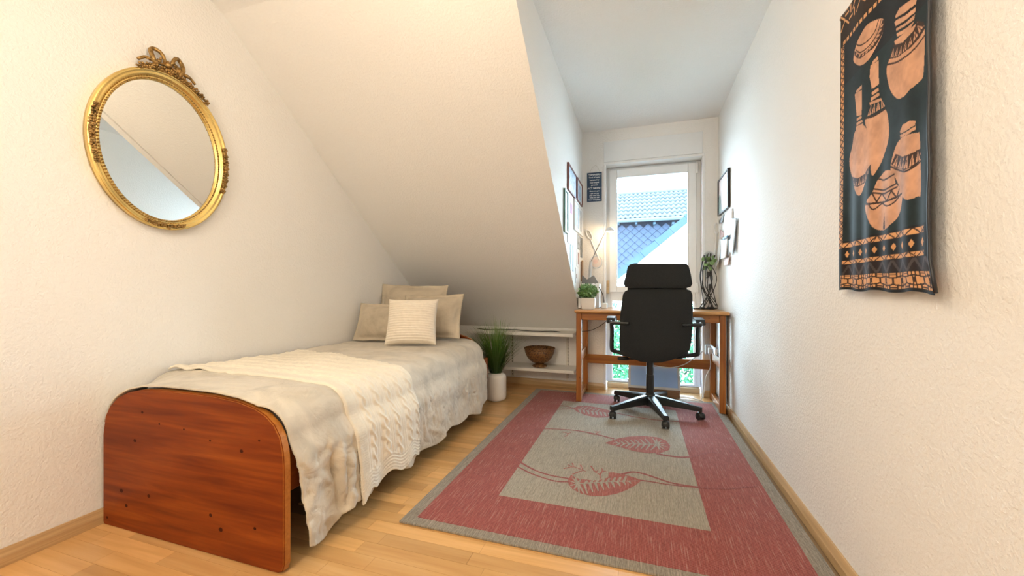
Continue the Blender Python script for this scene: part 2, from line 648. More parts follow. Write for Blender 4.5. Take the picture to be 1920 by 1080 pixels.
def grid_mesh(name, V, nu, nv, close=False):
    """V: list of nu*nv points, row major (nv per row)"""
    F = []
    for i in range(nu - 1):
        for j in range(nv - 1):
            a = i * nv + j
            F.append((a, a + 1, a + nv + 1, a + nv))
    me = bpy.data.meshes.new(name)
    me.from_pydata([tuple(p) for p in V], [], F)
    return me


def solidify(o, t, offset=-1.0):
    md = o.modifiers.new('thickness', 'SOLIDIFY')
    md.thickness = t
    md.offset = offset
    return o


def panel(bm, quad, off):
    """thin board from four corner points, thickness vector off"""
    return prism(bm, quad, off)


rnd = random.Random(7)

# ------------------------------------------------------------------ room shell
floor = struct('floor', bx(XL - 0.1, XR + 0.1, YB - 0.1, YW + 0.15, -0.12, -0.006), M['joint'])
# laminate strips as single pieces (each strip 65 mm wide, running across the room)
SW = 0.0652
kr = 0
for k in range(-6, 52):
    y0 = 0.602 + k * SW
    if y0 + SW > YW + 0.15:
        break
    x = XL + 0.005 - rnd.uniform(0.0, 0.40)
    while x < XR:
        ln = rnd.choice((0.31, 0.36, 0.42, 0.48))
        xa, xb = max(x, XL), min(x + ln, XR)
        x += ln
        if xb - xa < 0.02:
            continue
        niche = y0 > YW - 0.02
        if niche and (xb < -0.31 or xa > 0.53):
            continue
        if niche:
            xa, xb = max(xa, -0.31), min(xb, 0.53)
        # skip what lies wholly under the bed or the rug
        if xb < -1.30 and y0 > 1.25 and y0 + SW < 2.9:
            continue
        if xa > -0.86 and y0 > 1.47 and y0 + SW < 3.5:
            continue
        if y0 < 0.30 and (kr % 1 == 0) and xa > -0.9:
            pass
        g = 0.0004
        obj('plank', bx(xa + g, xb - g, y0 + g, y0 + SW - g, -0.008, 0.0), rnd.choice(FLOORM), floor)
        kr += 1

T = 0.12
struct('wall_left', bx(XL - T, XL, YB - T, YW + T, -0.1, ZC + 0.1), M['wall'])
struct('wall_right', bx(XR, XR + T, YB - T, YW + T, -0.1, ZC + 0.1), M['wall'])
struct('wall_back', bx(XL, XR, YB - T, YB, -0.1, ZC + 0.1), M['wall'])
struct('ceiling', bx(XL - T, XR + T, YB - T, YW + 0.3, ZC, ZC + 0.12), M['ceil'])
NX0, NX1, NZ = -0.315, 0.530, 2.12          # window opening
bm = bmesh.new()
box(bm, XL, NX0, YW, YW + 0.30, -0.1, ZC)
box(bm, NX1, XR, YW, YW + 0.30, -0.1, ZC)
box(bm, NX0, NX1, YW, YW + 0.30, NZ, ZC)
box(bm, NX0, NX1, YW + 0.215, YW + 0.30, -0.1, 0.0)
struct('wall_window', bm, M['wall'])
# sloped ceiling and dormer cheek
y_e = YW + 0.05
y_t = SY0 + (SZ0 - ZC) / -SLOPE
bm = prism(bmesh.new(), [(XL, y_t - 0.045, ZC), (XL, SY0 + 0.02, SZ0 - 0.013), (XL, y_e, slope_z(y_e)), (XL, y_e, slope_z(y_e) + 0.12), (XL, y_t + 0.15, ZC + 0.0)], (XC - XL - 0.001, 0, 0))
struct('ceiling_slope', bm, M['wall'])
bm = prism(bmesh.new(), [(XC, y_t - 0.02, ZC), (XC, y_e, slope_z(y_e) + 0.006), (XC, y_e, ZC)], (-0.06, 0, 0))
struct('wall_cheek', bm, M['wall'])
# skirting boards
def skirt(name, a, b, nrm, mat, h=0.060, d=0.016):
    """a, b: ends on the wall line; nrm points into the room"""
    a, b, nrm = Vector((*a, 0)), Vector((*b, 0)), Vector((*nrm, 0))
    prof = [(0, 0.0005), (d, 0.0005), (d, h * 0.55), (d * 0.75, h * 0.8), (d * 0.45, h), (0, h)]
    return struct(name, prism(bmesh.new(), [a + nrm * q + Vector((0, 0, z)) for q, z in prof], b - a), mat)


skirt('baseboard_left', (XL, YB), (XL, YW), (1, 0), M['base'])
skirt('baseboard_right', (XR, YB), (XR, YW), (-1, 0), M['base'])
skirt('baseboard_front', (XL, YW), (NX0, YW), (0, -1), M['basex'])
skirt('baseboard_front_right', (NX1, YW), (XR, YW), (0, -1), M['basex'])
# roller shutter box cover above the window
struct('trim_1', bx(-0.322, 0.522, YW - 0.012, YW + 0.01, NZ + 0.012, 2.322, 0.003), M['plain_wall'])
bm = bmesh.new()
box(bm, NX0 - 0.006, NX1 + 0.006, YW - 0.014, YW + 0.02, NZ - 0.012, NZ + 0.010, 0.003)
box(bm, NX0 - 0.010, NX0 + 0.012, YW - 0.010, YW + 0.02, 0.0, NZ - 0.012, 0.003)
box(bm, NX1 - 0.012, NX1 + 0.010, YW - 0.010, YW + 0.02, 0.0, NZ - 0.012, 0.003)
struct('trim_2', bm, M['white'])
# wooden step at the foot of the window
struct('trim_3', bx(NX0 + 0.012, NX1 - 0.012, YW + 0.118, YW + 0.20, 0.0, 0.045, 0.004), M['sill'])

# ------------------------------------------------------------------ window
YF = YW + 0.15
win = bpy.data.objects.new('window_1', None)
COL.objects.link(win)
win.location = (0.108, YF, 0)
win['kind'] = 'structure'


def frame_bm(x0, x1, z0, z1, y0, y1, w, wb=None, wt=None, bev=0.004):
    wb = w if wb is None else wb
    wt = w if wt is None else wt
    b = bmesh.new()
    box(b, x0, x0 + w, y0, y1, z0, z1, bev)
    box(b, x1 - w, x1, y0, y1, z0, z1, bev)
    box(b, x0 + w, x1 - w, y0, y1, z0, z0 + wb, bev)
    box(b, x0 + w, x1 - w, y0, y1, z1 - wt, z1, bev)
    return b


obj('window_frame', frame_bm(NX0 + 0.001, NX1 - 0.001, 0.046, NZ - 0.001, YF + 0.012, YF + 0.065, 0.045, 0.020), M['white'], win)
obj('transom', bx(NX0 + 0.046, NX1 - 0.046, YF + 0.010, YF + 0.066, 0.838, 0.925, 0.004), M['white'], win)
sash = obj('sash', frame_bm(-0.283, 0.489, 0.914, 2.098, YF - 0.012, YF + 0.05, 0.070, 0.055, 0.078), M['white'], win)
obj('pane', bx(-0.213, 0.419, YF + 0.024, YF + 0.028, 0.969, 2.020), M['glass'], sash)
obj('gasket', frame_bm(-0.214, 0.420, 0.968, 2.021, YF - 0.0125, YF + 0.02, 0.004, bev=0), M['ltgrey'], sash)
low = obj('fixed_light_frame', frame_bm(-0.272, 0.487, 0.050, 0.845, YF + 0.004, YF + 0.05, 0.016, bev=0.002), M['white'], win)
obj('pane', bx(-0.258, 0.473, YF + 0.024, YF + 0.028, 0.066, 0.830), M['glass'], low)
for hx, hz in ((0.495, 0.955), (0.495, 2.045)):
    obj('hinge', tube(bmesh.new(), [(hx, YF - 0.020, hz - 0.045), (hx, YF - 0.020, hz + 0.045)], 0.009, 10), M['white'], win)
obj('hinge_cover', bx(-0.311, -0.284, YF - 0.024, YF + 0.005, 0.90, 1.03, 0.004), M['sill'], win)

# ------------------------------------------------------------------ outside: neighbouring house, gable, garden
HY = 20.0
hz_e = at(1222, 412, Y=HY).z
hz_r = at(1222, 363, Y=HY + 2.2).z
house = thing('house', 'slate-hung neighbouring house with pale tiled roof seen through the window', 'house', (0, HY, -3))
obj('slate_wall', bx(-4, 7, HY, HY + 0.3, -3, hz_e - 0.05), M['slate_gap'], house)
obj('roof_deck', prism(bmesh.new(), [(-4, HY - 0.35, hz_e), (-4, HY + 2.2, hz_r), (-4, HY + 2.5, hz_r - 0.1), (-4, HY + 0.1, hz_e - 0.1)], (11, 0, 0)), M['roof_base_gap_shade'], house)
rows = 7
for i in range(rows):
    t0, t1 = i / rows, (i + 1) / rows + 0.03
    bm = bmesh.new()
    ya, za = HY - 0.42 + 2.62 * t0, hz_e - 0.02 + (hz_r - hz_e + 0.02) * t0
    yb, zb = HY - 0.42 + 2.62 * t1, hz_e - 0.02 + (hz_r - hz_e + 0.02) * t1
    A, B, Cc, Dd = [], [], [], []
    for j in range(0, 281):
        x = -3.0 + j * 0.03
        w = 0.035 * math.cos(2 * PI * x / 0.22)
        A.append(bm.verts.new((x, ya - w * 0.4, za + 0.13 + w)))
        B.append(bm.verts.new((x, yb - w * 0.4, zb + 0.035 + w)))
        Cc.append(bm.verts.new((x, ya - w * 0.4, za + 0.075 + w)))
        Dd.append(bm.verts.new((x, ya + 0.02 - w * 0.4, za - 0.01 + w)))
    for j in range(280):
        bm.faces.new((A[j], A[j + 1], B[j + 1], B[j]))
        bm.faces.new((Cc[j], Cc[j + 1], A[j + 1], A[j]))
        bm.faces.new((Dd[j], Dd[j + 1], Cc[j + 1], Cc[j])).material_index = 1  # near-black strip paints the shadow line under each tile course
    obj('tile_course', bm, [M['roof_tile'], M['roof_base_gap_shade']], house)
obj('ridge_cap', tube(bmesh.new(), [(-3.2, HY + 2.2, hz_r + 0.06), (5.6, HY + 2.2, hz_r + 0.06)], 0.10, 10), M['roof_tile'], house)
obj('gutter', tube(bmesh.new(), [(-3.2, HY - 0.50, hz_e - 0.06), (5.6, HY - 0.50, hz_e - 0.06)], 0.085, 10), M['gutter'], house)
for px in (1159, 1193, 1227, 1262):
    p = at(px, 419, Y=HY - 0.3)
    obj('rafter_end', bx(p.x - 0.055, p.x + 0.055, HY - 0.45, HY, p.z - 0.06, p.z + 0.05, 0.01), M['verge'], house)
# diamond slates, alike pieces
sl = bmesh.new()
prism(sl, [(0, 0, -0.168), (0.188, 0, 0.0), (0, 0, 0.168), (-0.188, 0, 0.0)], (0, -0.02, 0))
slm = bpy.data.meshes.new('slate')
bmesh.ops.recalc_face_normals(sl, faces=sl.faces[:])
sl.to_mesh(slm)
sl.free()
slm.materials.append(M['slate'])
ns = 0
x0s, x1s = at(1150, 480, Y=HY).x, at(1285, 480, Y=HY).x
z1s, z0s = hz_e - 0.35, at(1170, 545, Y=HY).z
r_i = 0
z = z1s
while z > z0s:
    x = x0s + (0.2 if r_i % 2 else 0.0)
    lim = x1s - (x1s - x0s) * max(0.0, (z1s - z) / (z1s - z0s)) * 0.95 + 0.5
    while x < lim:
        s = bpy.data.objects.new('slate', slm)
        COL.objects.link(s)
        s.parent = house
        s.location = (x, -0.004 - 0.006 * (r_i % 2), z + 3)
        s.rotation_euler = (rnd.uniform(-0.03, 0.03), rnd.uniform(-0.04, 0.04), rnd.uniform(-0.03, 0.03))
        x += 0.40
        ns += 1
    z -= 0.18
    r_i += 1
# nearer gable with verge tiles
GY = 13.0
g0, g1 = at(1150, 531, Y=GY), at(1300, 409, Y=GY)
gdir = (g1 - g0).normalized()
gl = (g1 - g0).length
gable = thing('gable', 'white rendered gable wall with sloping blue-grey verge, nearer than the slate house', 'gable', (g0.x, GY, -3))
gt = g1 + gdir * 1.5
g00 = g0 - gdir * 2.2
obj('gable_wall', prism(bmesh.new(), [g00, (g00.x, GY, -3), (gt.x + 3, GY, -3), (gt.x + 3, GY, gt.z), gt], (0, 0.3, 0)), M['render'], gable)
nv = 11
L1 = (gl + 3.0) / nv
up = Vector((-gdir.z, 0, gdir.x))
for i in range(nv):
    a = g00 + gdir * (0.7 + i * L1)
    b = a + gdir * (L1 * 0.985)
    lift = up * 0.03
    q = [a + up * 0.0, b + up * 0.0, b + up * 0.20, a + up * 0.20 + lift]
    obj('verge_tile', prism(bmesh.new(), [p + Vector((0, -0.06, 0)) for p in q], (0, 0.4, 0)), M['verge'], gable)
struct('ground', bx(-14, 16, YW + 0.6, 40, -3.2, -3.0), M['bounce_ground'])


def leaf_cloud(bm, c, rad, n, size, rg, squash=1.0):
    for _ in range(n):
        while True:
            v = Vector((rg.uniform(-1, 1), rg.uniform(-1, 1), rg.uniform(-1, 1)))
            if 0.25 < v.length < 1:
                break
        p = Vector(c) + Vector((v.x * rad, v.y * rad, v.z * rad * squash))
        a = Vector((rg.gauss(0, 1), rg.gauss(0, 1), rg.gauss(0, 1))).normalized()
        b = a.orthogonal().normalized()
        s = size * rg.uniform(0.6, 1.3)
        vs = [bm.verts.new(p + a * s), bm.verts.new(p + b * s * 0.45 + a * s * 0.1), bm.verts.new(p - a * s), bm.verts.new(p - b * s * 0.45 + a * s * 0.1)]
        bm.faces.new((vs[0], vs[1], vs[2]))
        bm.faces.new((vs[0], vs[2], vs[3]))


rb = random.Random(3)
bushes = [(-0.52, 7.1, 0.16, 'green garden bush seen through the lower pane, left of the chair'),
          (0.25, 8.3, 0.1, 'green garden bush seen low behind the blue panel'),
          (1.02, 7.1, 0.20, 'green garden bush seen through the lower pane, right of the chair')]
for bx_, by_, bz_, lab in bushes:
    t = thing('bush', lab, 'bush', (bx_, by_, -3), 'bushes in the garden')
    bm = bmesh.new()
    for k in range(7):
        leaf_cloud(bm, (bx_ + rb.uniform(-0.10, 0.10), by_ + rb.uniform(-0.10, 0.10), -2.0 + k * 0.36 + bz_), 0.50, 520, 0.055, rb)
    f = obj('foliage', bm, M['bush'], t)
    f['kind'] = 'stuff'
    obj('stem', tube(bmesh.new(), [(bx_, by_, -3), (bx_ + 0.05, by_, -1.6), (bx_, by_, -0.3)], [0.06, 0.045, 0.02], 8), M['bark'], t)

# ------------------------------------------------------------------ bed
BX0, BX1 = -2.062, -1.140                    # wall side, right edge of the cover
FY = 1.02                                    # outer face of the footboard


def board_outline(xa, xb, top, n=10):
    """half-arched board: corners rounded, gently curved top"""
    pts = [(xa, 0.012), (xa + 0.008, 0.0), (xb - 0.03, 0.0), (xb - 0.008, 0.008), (xb, 0.03)]
    pts += [(xb, 0.36), (xb - 0.004, 0.405)]
    w = xb - xa
    right = [(0.982, 0.80), (0.955, 0.868), (0.915, 0.918), (0.86, 0.955), (0.78, 0.982), (0.66, 0.998), (0.5, 1.0)]
    left = [(0.36, 0.998), (0.25, 0.985), (0.16, 0.955), (0.09, 0.905), (0.045, 0.845), (0.015, 0.77)]
    for u, v in right + left:
        pts.append((xa + u * w, top * v))
    pts += [(xa, 0.36)]
    return pts


bed = thing('bed', 'orange pine single bed with rounded footboard along left wall', 'bed', (-1.6, 1.02, 0))


def board(name, xa, xb, y0, y1, top):
    bm = prism(bmesh.new(), [(x, y0, z) for x, z in board_outline(xa, xb, top)], (0, y1 - y0, 0))
    es = [e for e in bm.edges if abs(e.verts[0].co.y - e.verts[1].co.y) < 1e-6 and len([f for f in e.link_faces if abs(f.normal.y) < 0.5]) == 1]
    bmesh.ops.bevel(bm, geom=es, offset=0.004, segments=2, affect='EDGES')
    bm.normal_update()
    o = obj(name, bm, [M['pine'], M['pine_edge']], bed)
    for p in o.data.polygons:
        if abs(p.normal.y) < 0.9:
            p.material_index = 1
    return o


fb = board('footboard', -2.063, -1.122, FY, FY + 0.030, 0.568)
board('headboard', -2.060, -1.235, 2.960, 2.990, 0.585)
kn = bmesh.new()
for px, py, r in ((253, 826, 5), (267, 773, 4), (299, 795, 3), (453, 846, 5), (394, 826, 3), (237, 948, 5), (228, 920, 6), (279, 930, 5), (395, 966, 5), (414, 993, 6), (478, 991, 4), (201, 970, 4), (345, 805, 3), (486, 826, 3)):
    p = at(px, py, Y=FY)
    for k2 in range(1):
        bmesh.ops.create_circle(kn, cap_ends=True, radius=0.0016 * r, segments=12, matrix=Matrix.Translation((p.x, FY - 0.0004, p.z)) @ Matrix.Rotation(PI / 2, 4, 'X') @ Matrix.Diagonal((1, 0.8, 1, 1)))
M['knot'] = simple('pine_knot', (0.05, 0.010, 0.004), 0.6, var=0.4, vscale=120, spec=0.1)
o = obj('wood_knots', kn, M['knot'], fb)
o['kind'] = 'stuff'
obj('side_rail', bx(-1.178, -1.156, FY + 0.031, 2.959, 0.245, 0.40, 0.004), M['pine_y'], bed)
obj('side_rail', bx(-2.062, -2.040, FY + 0.031, 2.959, 0.245, 0.40, 0.004), M['pine_y'], bed)
for yy in (1.2, 1.6, 2.0, 2.4, 2.8):
    obj('slat', bx(-2.039, -1.179, yy - 0.04, yy + 0.04, 0.30, 0.318), M['pine'], bed)
obj('mattress', bx(-2.035, -1.215, FY + 0.055, 2.95, 0.32, 0.515, 0.04, 3), M['mattress'], bed)


# --- bed cover: surface S(y, s), s = arc length from the wall side
def fb_top(x):
    u = (x + 2.063) / (2.063 - 1.122)
    pts = [(0, 0.70), (0.045, 0.845), (0.09, 0.905), (0.16, 0.955), (0.25, 0.985), (0.36, 0.998), (0.5, 1.0), (0.66, 0.998), (0.78, 0.982), (0.86, 0.955), (0.915, 0.918), (0.955, 0.868), (0.982, 0.80), (1.0, 0.74)]
    u = min(max(u, 0), 1)
    for (a, za), (b, zb) in zip(pts, pts[1:]):
        if a <= u <= b:
            return 0.568 * (za + (zb - za) * (u - a) / (b - a))
    return 0.568 * 0.74


CY1 = 2.78                                   # where the far corner begins to round
CR = 0.12


def edge_x(y):
    if y <= CY1:
        return BX1
    d = min(y - CY1, CR * 0.999)
    return BX1 - (CR - math.sqrt(CR * CR - d * d))


def smooth01(t):
    t = min(max(t, 0.0), 1.0)
    return t * t * (3 - 2 * t)


RR = 0.10


def crease(a, b, f):
    """sharp-ridged folds"""
    return 0.6 - 1.5 * abs(nz3(a + 0.35 * nz3(a, b, 2.0, f * 0.4), b, 7.0, f))


def nz3(x, y, z, f):
    return mnoise.noise(Vector((x * f, y * f, z * f)))


def top_z(x, y):
    z = 0.548 + 0.022 * smooth01((1.75 - y) / 0.55) + 0.010 * nz3(x, y, 0.0, 4.0) + 0.006 * crease(x, y, 7.0)
    z -= 0.016 * smooth01((x + 1.55) / 0.4)
    # near the foot the cover lies on the footboard
    k = smooth01((1.26 - y) / 0.22)
    zf = fb_top(x) + 0.010
    return z * (1 - k) + zf * k if k > 0 else z


def hem_z(y):
    t = (y - FY) / 1.9
    h = 0.082 + 0.018 * math.sin(y * 9.0 + 0.6) * 0.7 + 0.014 * math.sin(y * 21.0)
    h -= 0.030 * smooth01((1.22 - y) / 0.12)
    return h + 0.01 * t


def S(y, s, lift=0.0, crinkle=1.0):
    """point on the cover; s runs from 0 (wall) over the edge and down; returns point"""
    ex = edge_x(y)
    w = ex - RR - BX0
    # the front part of the edge is pulled in by the footboard's corner
    zt = top_z(min(BX0 + min(s, w), ex - RR), y)
    if s <= w:
        x, z, nx, nzv = BX0 + s, zt, 0.0, 1.0
        return Vector((x + nx * lift, y, z + nzv * lift))
    a = (s - w) / RR
    if a < PI / 2:
        return Vector((ex - RR + (RR + lift) * math.sin(a), y, zt - RR + (RR + lift) * math.cos(a)))
    d = s - w - RR * PI / 2
    z = zt - RR - d
    fr = min(max(d / 0.40, 0), 1.2)
    fold = 0.013 * fr * math.sin(y * 15.0 + 1.0 + 0.9 * math.sin(y * 4.3)) + 0.006 * fr * math.sin(y * 37.0 + 2.0 * nz3(y, z, 0, 3.0))
    wr = 0.010 * crease(y, z, 9.0) + 0.007 * crease(y * 1.3 + 4, z * 0.8, 20.0) + 0.002 * nz3(y * 1.5, z, 9.0, 40.0)
    fl = 0.024 * smooth01(d / 0.10)
    if crinkle > 0.5 and y < 1.5:                 # deep V folds in the free front corner
        for yc, dr, am, d0 in ((1.19, 0.05, 0.020, 0.10), (1.275, -0.10, 0.016, 0.14)):
            g = (y - yc - dr * d) / 0.016
            fold -= am * math.exp(-g * g) * smooth01((d - d0) / 0.06) * smooth01((0.42 - d) / 0.1)
            g = (y - yc - dr * d - 0.036) / 0.026
            fold += am * 0.8 * math.exp(-g * g) * smooth01((d - d0) / 0.06)
    x = max(ex + fl + 0.016 * fr + (fold + wr * crinkle) * smooth01(d / 0.10), ex - 0.004) + lift
    return Vector((x, y, z))


def s_len(y, zbot):
    ex = edge_x(y)
    w = ex - RR - BX0
    zt = top_z(ex - RR, y)
    return w + RR * PI / 2 + max(zt - RR - zbot, 0.01)


ny, nsx = 260, 130
V = []
Y0c, Y1c = FY + 0.004, CY1 + CR * 0.985
for i in range(ny):
    y = Y0c + (Y1c - Y0c) * i / (ny - 1)
    sl_ = s_len(y, hem_z(y))
    wtop = edge_x(y) - RR - BX0
    for j in range(nsx):
        # finer steps over the edge and the hang
        s = wtop * (j / 46.0) if j <= 46 else wtop + (sl_ - wtop) * (j - 46) / (nsx - 1 - 46.0)
        p = S(y, s)
        if s > wtop:       # the hanging front edge slants away from the footboard
            dd = (s - wtop) / (sl_ - wtop)
            p.y += (0.075 * dd ** 0.8) * smooth01((1.45 - y) / 0.42)
        V.append(p)
cover = obj('bedspread', grid_mesh('bedspread', V, ny, nsx), M['bedspread'], smooth=True)
tag(cover, 'crinkled beige velvet bedspread hanging over the side of the pine bed', 'bedspread')
solidify(cover, 0.006, 1.0)

# --- knitted throw: lies on the cover, cables run across the bed
nu, nvv = 150, 260
V = []
for i in range(nu):
    u = i / (nu - 1)
    for j in range(nvv):
        q = j / (nvv - 1)
        # near edge runs from the wall (y 1.235) to the hang (1.345); far edge from 1.99 to 1.83
        qs = smooth01((q - 0.15) / 0.55)
        yn = 1.245 + (1.350 - 1.245) * q + 0.012 * math.sin(q * 9)
        yf = 1.985 - 0.165 * smooth01(q / 0.6)
        y = yn + (yf - yn) * u
        zb = 0.105 + 0.016 * math.sin(u * 17.0 + 0.4) - 0.045 * smooth01((0.16 - u) / 0.16)
        s = 0.012 + (s_len(y, zb) - 0.012) * q
        width = yf - yn
        yy = u * width
        hang = (s_len(y, zb) - s)
        # relief: ribs at the borders, twisted cables between
        edge_near = smooth01((0.055 - yy) / 0.012)
        bottom = smooth01((0.085 - hang) / 0.012)
        cell = 0.088
        c = (yy - 0.055) / cell
        fc = (c - math.floor(c)) - 0.5
        ph = s * 2 * PI / 0.105
        h = 0.0
        for sg in (1, -1):
            cpos = 0.16 * math.sin(ph) * sg
            dist = (fc - cpos) / 0.13
            h = max(h, math.exp(-dist * dist * 1.4) * (0.75 + 0.25 * math.cos(ph) * sg))
        side = 0.35 * (math.exp(-((abs(fc) - 0.42) / 0.05) ** 2))
        cab = 0.0085 * h + 0.006 * side
        rib_e = 0.0022 * (1 + math.sin(s * 2 * PI / 0.011))
        rib_b = 0.0026 * (1 + math.sin(hang * 2 * PI / 0.0145))
        rel = cab * (1 - edge_near) * (1 - bottom) + rib_e * edge_near * (1 - bottom) + rib_b * bottom
        lift = 0.012 + rel + 0.004 * abs(nz3(y, s, 1, 6))
        if u > 0.985 or u < 0.012:
            lift -= 0.004
        p = S(y, s, lift + 0.010 * smooth01((0.36 - hang) / 0.1), 0.2)
        if u < 0.10:                                     # rolled, slightly raised near edge at the wall
            p.z += 0.022 * smooth01((0.10 - u) / 0.1) * smooth01((0.22 - q) / 0.2) * (0.6 + 0.4 * math.sin(q * 60))
        V.append(p)
throw = obj('throw_blanket', grid_mesh('throw_blanket', V, nu, nvv), M['knit'], smooth=True)
tag(throw, 'cream cable-knit throw blanket laid across the beige bedspread', 'blanket')
solidify(throw, 0.008, -1.0)


# --- pillows
def pillow_mesh(name, w, h, t, flange=0.0, ribs=0, seed=0, n=40):
    """soft pillow in its own x (width) / z (height) / y (thickness) frame, bottom edge at z = 0"""
    pts_f, pts_b = [], []
    for i in range(n + 1):
        for j in range(n + 1):
            u, v = -1 + 2 * i / n, -1 + 2 * j / n
            fu = 1 - flange / (w / 2)
            fv = 1 - flange / (h / 2)
            au, av = min(abs(u) / fu, 1), min(abs(v) / fv, 1)
            prof = max((1 - au ** 2.6) * (1 - av ** 2.6), 0.0) ** 0.55
            # sides bow inwards between the corners
            x = u * w / 2 * (1 - 0.055 * (1 - v * v) * abs(u))
            z = v * h / 2 * (1 - 0.055 * (1 - u * u) * abs(v))
            wv = 0.006 * mnoise.noise(Vector((u * 2.2 + seed, v * 2.2, seed * 1.7))) + 0.003 * mnoise.noise(Vector((u * 6 + seed, v * 6, seed)))
            th = t / 2 * prof + 0.004 + wv * prof
            if ribs:
                th += 0.0070 * abs(math.sin(v * PI * ribs / 2)) * min(prof * 2, 1)
            fl = 0.006 * math.sin(u * 9 + seed) * (1 - min(prof * 3, 1)) if flange else 0
            pts_f.append((x, -th + fl, z + h / 2))
            pts_b.append((x, th + fl if prof > 0 else 0.004 + fl, z + h / 2))
    m = n + 1
    F = []
    for i in range(n):
        for j in range(n):
            a = i * m + j
            F.append((a, a + 1, a + m + 1, a + m))
            b = a + m * m
            F.append((b, b + m, b + m + 1, b + 1))
    o2 = m * m
    for i in range(n):
        for (a, b) in ((i, i + 1), (n * m + i + 1, n * m + i), ((i + 1) * m, i * m), (i * m + n, (i + 1) * m + n)):
            F.append((a, a + o2, b + o2, b))
    me = bpy.data.meshes.new(name)
    me.from_pydata(pts_f + pts_b, [], F)
    return me


def pillow(name, label, cat, loc, rot, mat, w, h, t, group=None, **kw):
    o = obj(name, pillow_mesh(name, w, h, t, **kw), mat, smooth=True)
    o.location = loc
    o.rotation_euler = rot
    return tag(o, label, cat, group)


PG = 'beige velvet pillows at the head of the bed'
pillow('pillow', 'beige velvet pillow at the back, against headboard and sloped ceiling', 'pillow', (-1.790, 2.83, 0.585), (-0.25, 0.02, 0.17), M['pillow'], 0.58, 0.41, 0.13, PG, flange=0.028, seed=1.0)
pillow('pillow', 'beige velvet pillow leaning right of the striped cushion', 'pillow', (-1.535, 2.69, 0.568), (-0.34, -0.02, 0.10), M['pillow'], 0.50, 0.355, 0.15, PG, flange=0.026, seed=4.0)
pillow('pillow', 'small beige velvet pillow against the left wall beside the striped cushion', 'pillow', (-1.800, 2.475, 0.562), (-0.38, 0.0, 0.10), M['pillow'], 0.47, 0.295, 0.12, PG, flange=0.026, seed=7.0)
pillow('cushion', 'cream square cushion with horizontal ribs in front of the pillows', 'cushion', (-1.478, 2.345, 0.569), (-0.36, 0.0, 0.34), M['ribbed'], 0.345, 0.325, 0.15, ribs=19, seed=11.0, n=76)

# ------------------------------------------------------------------ mirror on the left wall
MY, MZ, RA, RB = 1.242, 1.575, 0.279, 0.357
mir = thing('wall_mirror', 'oval mirror in a gilded frame with bow ornament on left wall', 'mirror', (XL, MY, MZ))
prof = [(-0.046, 0.006), (-0.046, 0.016), (-0.041, 0.020), (-0.036, 0.016), (-0.032, 0.017), (-0.026, 0.026), (-0.019, 0.029), (-0.016, 0.027), (-0.012, 0.034), (-0.007, 0.036), (-0.002, 0.034), (0.0, 0.029), (0.0, 0.022), (-0.003, 0.012), (-0.003, 0.001), (-0.046, 0.001)]
nM = 96
bm = bmesh.new()
rings = []
for i in range(nM):
    a = 2 * PI * i / nM
    rings.append([bm.verts.new((XL + d, MY + (RA + q) * math.cos(a), MZ + (RB + q) * math.sin(a))) for q, d in prof])
for i in range(nM):
    A, B = rings[i], rings[(i + 1) % nM]
    for j in range(len(prof)):
        j2 = (j + 1) % len(prof)
        bm.faces.new((A[j], A[j2], B[j2], B[j]))
obj('gilded_frame', bm, M['gold'], mir, smooth=True)
bm = bmesh.new()
vs = [bm.verts.new((XL + 0.008, MY + (RA - 0.042) * math.cos(2 * PI * i / nM), MZ + (RB - 0.042) * math.sin(2 * PI * i / nM))) for i in range(nM)]
bm.faces.new(vs)
obj('mirror_glass', bm, M['mirror'], mir)
bm = bmesh.new()
nb = 150
for i in range(nb):
    a = 2 * PI * i / nb
    ball(bm, (XL + 0.0205, MY + (RA - 0.0405) * math.cos(a), MZ + (RB - 0.0405) * math.sin(a)), 0.0042, 1)
o = obj('bead_border', bm, M['gold_dk'], mir, smooth=True)
o['kind'] = 'stuff'


def ornament_at(a, q, lift):
    return Vector((XL + lift, MY + (RA + q) * math.cos(a), MZ + (RB + q) * math.sin(a)))


ro = random.Random(5)


def garland(name, a0, a1, q, n, size):
    b = bmesh.new()
    for i in range(n):
        a = a0 + (a1 - a0) * i / (n - 1)
        k = 1 - 0.45 * abs(2 * i / (n - 1) - 1)
        for _ in range(4):
            p = ornament_at(a + ro.uniform(-0.012, 0.012), q + ro.uniform(-0.010, 0.010) * k, 0.032 + ro.uniform(0, 0.007))
            ball(b, p, size * k * ro.uniform(0.6, 1.1), 1, (0.7, ro.uniform(0.6, 1.5), ro.uniform(0.6, 1.5)))
        if i % 2 == 0:
            p = ornament_at(a, q, 0.040)
            for m2 in range(5):
                t2 = 2 * PI * m2 / 5
                ball(b, p + Vector((0, math.cos(t2), math.sin(t2))) * size * 0.9, size * 0.6, 1)
    return obj(name, b, M['gold_dk'], mir, smooth=True)


